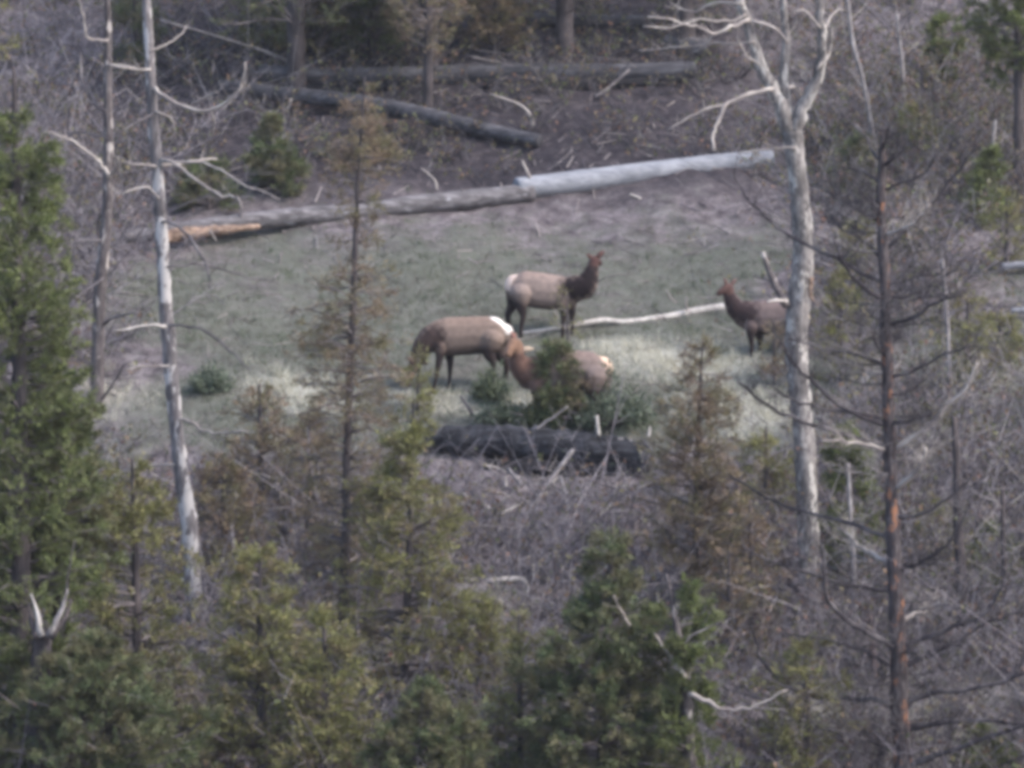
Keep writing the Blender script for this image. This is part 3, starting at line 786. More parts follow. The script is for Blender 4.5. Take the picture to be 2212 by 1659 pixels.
# ------------------------------------------------------------------ dead standing trees
# pale snag on the left
tr = [(312, -60, 11), (320, 60, 12), (327, 180, 13), (334, 300, 14), (343, 420, 15), (350, 520, 16), (356, 640, 17), (366, 760, 18), (376, 880, 18), (393, 1030, 19), (410, 1150, 21), (424, 1345, 24)]
YS = hitY(424, 1345)
P, R = trunk_path(tr, YS)
bs = (P[-1][0], YS, float(ground(P[-1][0], YS)))
snag = empty('dead_snag', bs, 'tall pale leafless snag, the one rising left of centre through the frame', 'tree')
MB().tubes(P, R * 0.86, 12, 0, 0.08, caps=True).build('trunk', M['snag_wood'], snag, bs)
for pts, r0, r1, mt, tw in [
    ([(334, 188), (350, 205), (395, 228), (440, 238), (482, 225), (515, 195), (527, 165), (531, 133)], 6, 4, 'twig_pale', 5),
    ([(345, 358), (390, 352), (430, 347), (470, 343)], 6, 4, 'twig_pale', 2),
    ([(338, 360), (305, 356), (265, 351)], 5, 3, 'twig_pale', 2),
    ([(345, 345), (375, 352), (420, 385), (470, 418), (512, 428), (520, 450)], 4.5, 3, 'twig_pale', 4),
    ([(345, 350), (450, 356), (520, 395), (605, 428)], 4, 2, 'twig_pale', 4),
    ([(343, 430), (320, 405), (290, 409), (262, 420)], 4.5, 3, 'twig_pale', 1),
    ([(325, 150), (300, 150), (250, 144)], 4.5, 3, 'twig_pale', 1),
    ([(358, 705), (320, 703), (245, 715)], 6, 4, 'pale_wood', 1),
    ([(365, 703), (440, 712), (500, 760), (540, 800)], 4, 2, 'twig_dark', 3),
    ([(366, 790), (320, 790), (270, 797)], 4, 2.5, 'twig_pale', 2),
    ([(380, 905), (410, 908), (440, 930), (480, 935), (537, 932)], 5, 3.5, 'twig_pale', 2),
    ([(390, 1010), (363, 1003), (277, 1016), (230, 1043), (240, 1058)], 5, 3, 'twig_pale', 4),
    ([(350, 480), (390, 490), (430, 545), (447, 575), (453, 620)], 4.5, 3, 'twig_dark', 3),
    ([(354, 578), (430, 572), (500, 590), (600, 612)], 3.5, 2, 'twig_dark', 5),
    ([(412, 1252), (385, 1254), (360, 1256)], 6, 5, 'pale_wood', 0),
    ([(330, 245), (300, 262), (265, 282)], 3, 2, 'twig_dark', 2),
    ([(325, 110), (350, 100), (385, 80), (400, 60)], 3, 2, 'twig_pale', 3),
    ([(336, 240), (372, 258), (378, 300)], 3, 2, 'twig_pale', 2),
    ([(440, 238), (460, 245), (461, 290)], 3, 2, 'twig_pale', 0),
    ([(415, 225), (440, 212), (470, 198)], 3, 2, 'twig_pale', 1),
]:
    limb(snag, bs, pts, YS - 0.1, r0, r1, M[mt], twigs=tw * 2 + 3)

# thinner forked snag further left, dark bark below
tr = [(230, -50, 6), (233, 60, 8), (233, 200, 10), (234, 330, 11), (233, 430, 12), (226, 520, 13), (217, 620, 14), (212, 740, 14), (208, 870, 16)]
YT = hitY(208, 870)
P, R = trunk_path(tr, YT)
bt = (P[-1][0], YT, float(ground(P[-1][0], YT)))
sn2 = empty('dead_snag', bt, 'thin dark barked snag between the green pine and the tall pale snag', 'tree')
MB().tubes(P, R, 10, 0, 0.06, caps=True).build('trunk', M['snag_bark'], sn2, bt)
for pts, r0, r1, mt, tw in [
    ([(236, 385), (218, 355), (200, 336), (150, 300), (95, 285)], 7, 3, 'twig_pale', 6),
    ([(234, 88), (210, 88), (188, 78), (180, 40), (172, -5)], 5, 3, 'twig_pale', 3),
    ([(230, 240), (205, 225), (185, 190), (172, 115)], 5, 3, 'twig_dark', 4),
    ([(236, 140), (270, 143), (310, 152)], 4, 3, 'twig_pale', 2),
    ([(238, 380), (252, 360), (256, 340)], 5, 3, 'twig_pale', 2),
    ([(220, 520), (180, 520), (130, 540), (105, 548)], 4, 2, 'twig_dark', 3),
    ([(222, 600), (190, 625), (160, 645)], 4, 2, 'twig_dark', 2),
    ([(225, 700), (255, 682), (290, 675)], 5, 2, 'twig_dark', 3),
    ([(222, 860), (255, 810), (272, 780)], 4, 2, 'twig_dark', 1),
    ([(234, 300), (170, 285), (140, 300)], 3, 2, 'twig_dark', 4),
]:
    limb(sn2, bt, pts, YT - 0.1, r0, r1, M[mt], twigs=tw * 2 + 4)

# cottonwood
tr = [(1712, 285, 27), (1718, 340, 24), (1728, 430, 24), (1735, 550, 26), (1726, 650, 29), (1720, 740, 28), (1728, 850, 27), (1737, 960, 27), (1744, 1080, 27), (1748, 1200, 28), (1750, 1330, 29)]
YCW = hitY(1750, 1330)
P, R = trunk_path(tr, YCW)
bc = (P[-1][0], YCW, float(ground(P[-1][0], YCW)))
cw = empty('cottonwood', bc, 'thick pale leafless cottonwood forking into three limbs near the top', 'tree')
MB().tubes(P, R * 0.85, 16, 0, 0.07, caps=True).build('trunk', M['aspen'], cw, bc)
for pts, r0, r1 in [([(1712, 300), (1695, 255), (1668, 190), (1640, 130), (1618, 60), (1600, 0), (1588, -60)], 21, 12),
                    ([(1708, 290), (1700, 230), (1693, 170), (1700, 90), (1694, 30), (1690, -60)], 17, 8),
                    ([(1716, 300), (1728, 245), (1748, 205), (1768, 160), (1776, 90), (1768, 0), (1764, -60)], 20, 10)]:
    limb(cw, bc, pts, YCW, r0, r1, M['aspen'], name='limb', dy=random.uniform(-0.5, 0.6), sides=12, jit=0.06, thin=0.84, twigs=40, tw=(0.25, 0.9, 0.008))
for pts, r0, r1, mt, tw in [
    ([(1670, 192), (1618, 207), (1568, 227), (1555, 257), (1543, 285), (1540, 325)], 7, 4, 'twig_pale', 3),
    ([(1575, 224), (1508, 242), (1440, 282)], 4, 2.5, 'twig_pale', 4),
    ([(1618, 42), (1575, 60), (1542, 72), (1508, 60), (1475, 50), (1400, 30)], 6, 3, 'twig_pale', 7),
    ([(1612, 30), (1575, 46), (1508, 43), (1440, 60), (1390, 55)], 4, 2, 'twig_pale', 6),
    ([(1632, 90), (1560, 95), (1475, 100), (1380, 112)], 4, 2, 'twig_pale', 7),
    ([(1606, 10), (1545, 5), (1500, 25), (1450, 8)], 4, 2, 'twig_pale', 5),
    ([(1540, 74), (1520, 100), (1490, 118)], 3, 2, 'twig_pale', 3),
    ([(1625, 46), (1650, 52), (1678, 64), (1702, 92)], 6, 5, 'twig_pale', 1),
    ([(1702, 190), (1718, 188), (1728, 205)], 6, 5, 'twig_pale', 0),
    ([(1775, 80), (1800, 28), (1822, 20)], 4, 2, 'twig_pale', 3),
    ([(1772, 60), (1740, 25), (1722, 22)], 4, 3, 'twig_pale', 2),
    ([(1700, 662), (1680, 628), (1662, 588), (1648, 545)], 12, 8, 'snag_bark', 2),
    ([(1700, 650), (1680, 648), (1658, 651)], 5, 4, 'pale_wood', 0),
    ([(1695, 640), (1660, 606), (1625, 596)], 4, 2, 'twig_dark', 4),
    ([(1640, 140), (1612, 118), (1590, 80)], 3, 2, 'twig_pale', 3),
    ([(1764, 150), (1790, 120), (1800, 60)], 4, 2, 'twig_pale', 3),
    ([(1720, 320), (1690, 318), (1640, 325), (1600, 330)], 4, 2, 'twig_pale', 3),
]:
    limb(cw, bc, pts, YCW - 0.25, r0, r1, M[mt], twigs=tw * 2 + 1)
limb(cw, bc, [(1750, 600), (1752, 640), (1768, 661)], YCW - 0.3, 9, 3, M['tan_wood'], dy=-0.1, name='bark_flap')

# bare pine on the right
tr = [(1908, 270, 4), (1905, 340, 8), (1903, 420, 10), (1907, 520, 12), (1912, 650, 12), (1917, 780, 13), (1920, 900, 14), (1925, 1050, 15), (1930, 1180, 17), (1938, 1350, 18), (1943, 1500, 20), (1953, 1690, 23)]
YP = 83.0
P, R = trunk_path(tr, YP)
bp = (P[-1][0], YP, float(ground(P[-1][0], YP)))
pine = empty('bare_pine', bp, 'leafless pine with orange patched bark and upcurved branches at right', 'tree')
MB().tubes(P, R, 12, 0, 0.08, caps=True).build('trunk', M['pine_bark'], pine, bp)
PB = [
    ([(1910, 358), (1930, 342), (1948, 326)], 4, 2), ([(1906, 320), (1912, 296), (1920, 275)], 4, 2), ([(1904, 345), (1880, 320), (1868, 290), (1835, 263), (1808, 233)], 4, 1.5),
    ([(1912, 505), (1958, 490), (1985, 473), (2008, 443)], 5, 3), ([(1912, 540), (1990, 462), (2048, 392), (2085, 353), (2115, 303)], 5, 2.5),
    ([(1925, 978), (2005, 926), (2042, 876), (2082, 840), (2110, 780)], 7, 3), ([(1928, 1058), (1975, 1026), (1992, 1000), (1998, 968)], 7, 4),
    ([(1920, 745), (1940, 728), (1955, 693)], 5, 3), ([(1922, 850), (1960, 842), (2002, 833)], 4, 2), ([(1922, 915), (1975, 906), (2015, 893)], 4, 2),
    ([(1942, 1345), (1975, 1326), (1998, 1320), (2015, 1293)], 6, 3), ([(1942, 1395), (2008, 1376), (2062, 1353), (2128, 1326), (2175, 1253)], 7, 3),
    ([(1945, 1445), (1995, 1420), (2075, 1383), (2142, 1340), (2230, 1318)], 7, 3), ([(1945, 1525), (1992, 1503), (2075, 1490), (2158, 1476), (2230, 1448)], 8, 4),
    ([(1950, 1580), (2025, 1563), (2092, 1556), (2230, 1562)], 7, 4), ([(1955, 1658), (2042, 1626), (2125, 1596), (2230, 1564)], 8, 4),
    ([(1935, 1395), (1885, 1373), (1825, 1336), (1795, 1303), (1782, 1266), (1778, 1180)], 7, 3),
    ([(1938, 1525), (1875, 1513), (1792, 1510), (1722, 1490), (1675, 1460), (1642, 1416), (1625, 1362)], 7, 3),
    ([(1935, 1438), (1875, 1410), (1825, 1393), (1775, 1376), (1700, 1370)], 4, 2), ([(1945, 1620), (1892, 1603), (1842, 1593), (1790, 1570)], 5, 2.5),
    ([(1925, 1216), (1875, 1193), (1842, 1166), (1808, 1140)], 6, 3.5), ([(1925, 1165), (1850, 1135), (1770, 1112), (1715, 1100), (1642, 1066), (1575, 1026)], 5, 2.5),
    ([(1930, 1285), (1875, 1270), (1825, 1263), (1735, 1233), (1682, 1220), (1602, 1180)], 5, 2.5), ([(1918, 972), (1852, 956), (1775, 953)], 5, 3),
    ([(1915, 920), (1825, 883), (1752, 820), (1708, 776), (1686, 742)], 5, 2.5), ([(1915, 960), (1792, 930), (1708, 903), (1642, 863), (1595, 823)], 5, 2.5),
    ([(1915, 788), (1842, 763), (1775, 750), (1700, 735)], 4, 2), ([(1912, 770), (1895, 745), (1882, 713)], 4, 2),
    ([(1908, 645), (1858, 613), (1832, 580), (1812, 552)], 5, 3), ([(1915, 900), (1758, 880), (1700, 855), (1660, 828)], 4, 2),
    ([(1908, 560), (1868, 522), (1828, 500), (1795, 466)], 4, 2), ([(1904, 480), (1842, 446), (1808, 430), (1772, 403)], 4, 2),
    ([(1908, 610), (1755, 533), (1708, 510), (1662, 476), (1615, 430), (1578, 376)], 5, 2), ([(1905, 410), (1935, 400), (1990, 380), (2030, 330)], 4, 1.5),
    ([(1905, 450), (1870, 430), (1850, 390)], 4, 2), ([(1912, 640), (1960, 640), (2010, 610), (2060, 590)], 4, 2), ([(1920, 1120), (1990, 1110), (2060, 1070), (2120, 1000)], 5, 2),
    ([(1925, 1230), (1990, 1215), (2050, 1170), (2090, 1100)], 5, 2), ([(1916, 700), (1970, 690), (2030, 650), (2080, 640)], 4, 2), ([(1916, 820), (1980, 800), (2050, 760), (2130, 750)], 4, 2),
    ([(1903, 400), (1870, 372), (1830, 362)], 4, 2), ([(1935, 1470), (1890, 1480), (1850, 1460)], 4, 2),
]
for i, (pts, r0, r1) in enumerate(PB):
    limb(pine, bp, pts, YP, r0, r1, M['twig_pale' if i in (5, 6, 10, 20, 23, 3) else 'pine_twig'], twigs=30, tw=(0.12, 0.55, 0.0075), dy=random.uniform(-1.4, 1.2), thin=1.05)
for i in range(70):
    vy_ = random.uniform(430, 1620); a = random.uniform(0, 2 * math.pi); L = random.uniform(0.7, 1.9) * (0.6 + 0.4 * vy_ / 1600)
    o_ = np.array([np.interp(vy_, [t_[1] for t_ in tr], [at(t_[0], t_[1], YP)[0] for t_ in tr]), YP, (829.5 - vy_) / F * YP])
    d_ = np.array([math.cos(a), math.sin(a), 0.0]); u_ = random.uniform(0.15, 0.7)
    K_ = catmull(np.array([o_, o_ + d_ * L * 0.35 + [0, 0, 0.02 * L], o_ + d_ * L * 0.7 + [0, 0, 0.16 * L * u_ * 2], o_ + d_ * L * 0.95 + [0, 0, 0.5 * L * u_]]), 9)
    K_[1:] += rng.standard_normal((8, 3)) * 0.012
    m_ = MB().tubes(K_, np.linspace(0.014, 0.005, 9), 5, 0, 0.05, caps=True)
    side_twigs(m_, K_, None, 16, 0.12, 0.5, 0.0065)
    m_.build('branch', M['pine_twig' if i % 4 else 'grey_wood'], pine, bp)

# slender dead stems upper right
def stem(label, tr, Y=None, mat='grey_wood', twigs=10, name='dead_sapling'):
    if Y is None: Y = hitY(tr[-1][0], tr[-1][1])
    P, R = trunk_path(tr, Y, sink=0.1)
    b = (P[-1][0], Y, float(ground(P[-1][0], Y)))
    root = empty(name, b, label, 'tree')
    MB().tubes(P, R, 7, 0, 0.06, caps=True).build('trunk', M[mat], root, b)
    for j in range(twigs):
        i = random.randint(2, int(len(P) * 0.8)); o_ = P[i]
        a = random.uniform(0, 6.28); L = random.uniform(0.3, 1.0)
        d = np.array([math.cos(a), math.sin(a), random.uniform(0.1, 0.8)])
        K = catmull(np.array([o_, o_ + d * L * 0.5, o_ + d * L + np.array([0, 0, 0.15 * L])]), 6)
        m_ = MB().tubes(K, np.linspace(0.012, 0.004, 6), 5, 0, 0.05, caps=True)
        side_twigs(m_, K, None, 4, 0.1, 0.35, 0.005)
        m_.build('branch', M['twig_dark' if j % 2 else 'twig_pale'], root, b)
    return root
stem('slender leaning grey stem above the bare pine', [(1828, -30, 4), (1842, 90, 5), (1862, 166, 5), (1875, 230, 5), (1890, 330, 6), (1898, 420, 7)], twigs=9)
stem('short grey dead stem near the top, right of the leaning one', [(1938, 30, 3), (1942, 80, 4), (1950, 156, 5), (1952, 260, 6)], twigs=7)
stem('dark thin trunk behind the bare pine at lower right', [(2060, 900, 6), (2066, 1000, 8), (2070, 1120, 11), (2076, 1250, 13), (2085, 1400, 15)], mat='dark_bark', twigs=16)
stem('reddish thin trunk just left of the bare pine foot', [(1880, 1330, 5), (1886, 1400, 7), (1890, 1510, 9)], mat='log_brown', twigs=6)
stem('thin grey stem at the right edge of the upper brush', [(2150, 260, 3), (2140, 350, 4), (2120, 450, 5)], twigs=8)
stem('thin leafless stem right of the pine at meadow height', [(2035, 560, 4), (2045, 680, 5), (2050, 800, 6), (2052, 900, 7)], twigs=12)
stem('bare grey stem between the cottonwood and the bare pine', [(1832, 1000, 4), (1838, 1120, 5), (1845, 1250, 6), (1850, 1400, 8)], twigs=12)
stem('thin dark trunk with bare twigs by the right edge low down', [(2165, 1050, 4), (2168, 1200, 6), (2172, 1400, 8)], mat='dark_bark', twigs=14)

# splintered stump bottom left
tr = [(96, 1340, 7), (93, 1362, 17), (90, 1390, 21), (88, 1450, 22), (86, 1520, 24)]
YV = 81.2
P, R = trunk_path(tr, YV)
bv = (P[-1][0], YV, float(ground(P[-1][0], YV)))
stp = empty('splintered_stump', bv, 'dark snapped trunk with a V of pale splinters at lower left', 'stump')
MB().tubes(P, R, 12, 0, 0.08, caps=True).build('trunk', M['dark_bark'], stp, bv)
for pts, r0, r1, mt, d in [([(90, 1375), (80, 1325), (67, 1283)], 11, 3, 'pale_wood', 0.0), ([(80, 1380), (68, 1335), (60, 1300)], 11, 3, 'dark_bark', 0.2),
                           ([(104, 1375), (130, 1325), (146, 1272)], 11, 4, 'grey_wood', 0.0), ([(110, 1380), (142, 1330), (154, 1295)], 10, 3, 'dark_bark', 0.2),
                           ([(143, 1290), (149, 1235), (163, 1165)], 3, 1.5, 'twig_dark', 0.1)]:
    limb(stp, bv, pts, YV - 0.25, r0, r1, M[mt], dy=d, name='splinter')

# ------------------------------------------------------------------ living and dying conifers
conifer('dying_conifer', 'slim conifer with sparse rusty needles left of the grazing elk',
        [(788, 165, 2), (780, 280, 3), (772, 400, 5), (768, 520, 6), (763, 650, 7), (757, 800, 8), (750, 950, 9), (747, 1150, 10), (741, 1330, 12), (737, 1480, 13)],
        [(170, 8), (230, 40), (300, 75), (420, 85), (470, 40), (550, 60), (620, 100), (760, 120), (900, 125), (1100, 120), (1300, 130), (1400, 110)],
        'rusty', 330, 7, 9, gap=0.12, lift=0.15, droop=0.15, clump=0.25, size=(0.09, 0.18), wid=0.28)
conifer('olive_conifer', 'young olive green conifer in front of the left end of the charred log',
        [(893, 850, 2), (890, 1000, 5), (886, 1150, 7), (880, 1300, 9), (874, 1450, 10), (870, 1560, 11)],
        [(850, 10), (900, 40), (960, 55), (1000, 60), (1060, 110), (1200, 140), (1350, 165), (1500, 170)],
        'olive', 170, 8, 11, gap=0.15, lift=0.2, droop=0.1, clump=0.1)
conifer('dying_conifer', 'thin reddish needled conifer left of the cottonwood trunk',
        [(1518, 735, 2), (1512, 850, 4), (1506, 1000, 6), (1503, 1150, 8), (1500, 1320, 9)],
        [(735, 8), (800, 45), (900, 75), (1000, 105), (1120, 125), (1260, 120)],
        'rusty', 230, 7, 8, gap=0.12, lift=0.3, clump=0.12, size=(0.09, 0.18), wid=0.3)
conifer('green_conifer', 'dense dark green conifer at bottom centre',
        [(1322, 1125, 2), (1318, 1250, 6), (1312, 1400, 10), (1306, 1560, 12), (1300, 1700, 15)],
        [(1125, 8), (1165, 38), (1230, 55), (1250, 70), (1330, 115), (1420, 150), (1520, 190), (1700, 220)],
        'deep_green', 190, 8, 20, Y=82.0, gap=0.1, lift=0.12, droop=0.1, clump=0.15)
root, b5, Y5 = conifer('green_conifer', 'green pine with thick brown stem and pale bare branch, right of the dense one',
        [(1440, 1240, 3), (1462, 1360, 8), (1480, 1450, 12), (1486, 1560, 14), (1490, 1690, 15)],
        [(1240, 20), (1290, 70), (1380, 90), (1440, 60), (1540, 50), (1600, 80), (1700, 110)],
        'green', 60, 7, 16, Y=81.5, gap=0.15, lift=0.2, bark='snag_bark')
for pts, r0, r1, mt in [([(1488, 1498), (1540, 1522), (1590, 1533), (1640, 1520), (1700, 1490)], 8, 3, 'twig_pale'), ([(1482, 1465), (1450, 1420), (1412, 1368)], 6, 4, 'twig_pale'),
                        ([(1470, 1400), (1500, 1370), (1560, 1340)], 5, 2, 'twig_dark'), ([(1360, 1350), (1345, 1325), (1326, 1288)], 5, 3, 'twig_pale')]:
    limb(root, b5, pts, Y5 - 0.4, r0, r1, M[mt], twigs=4)

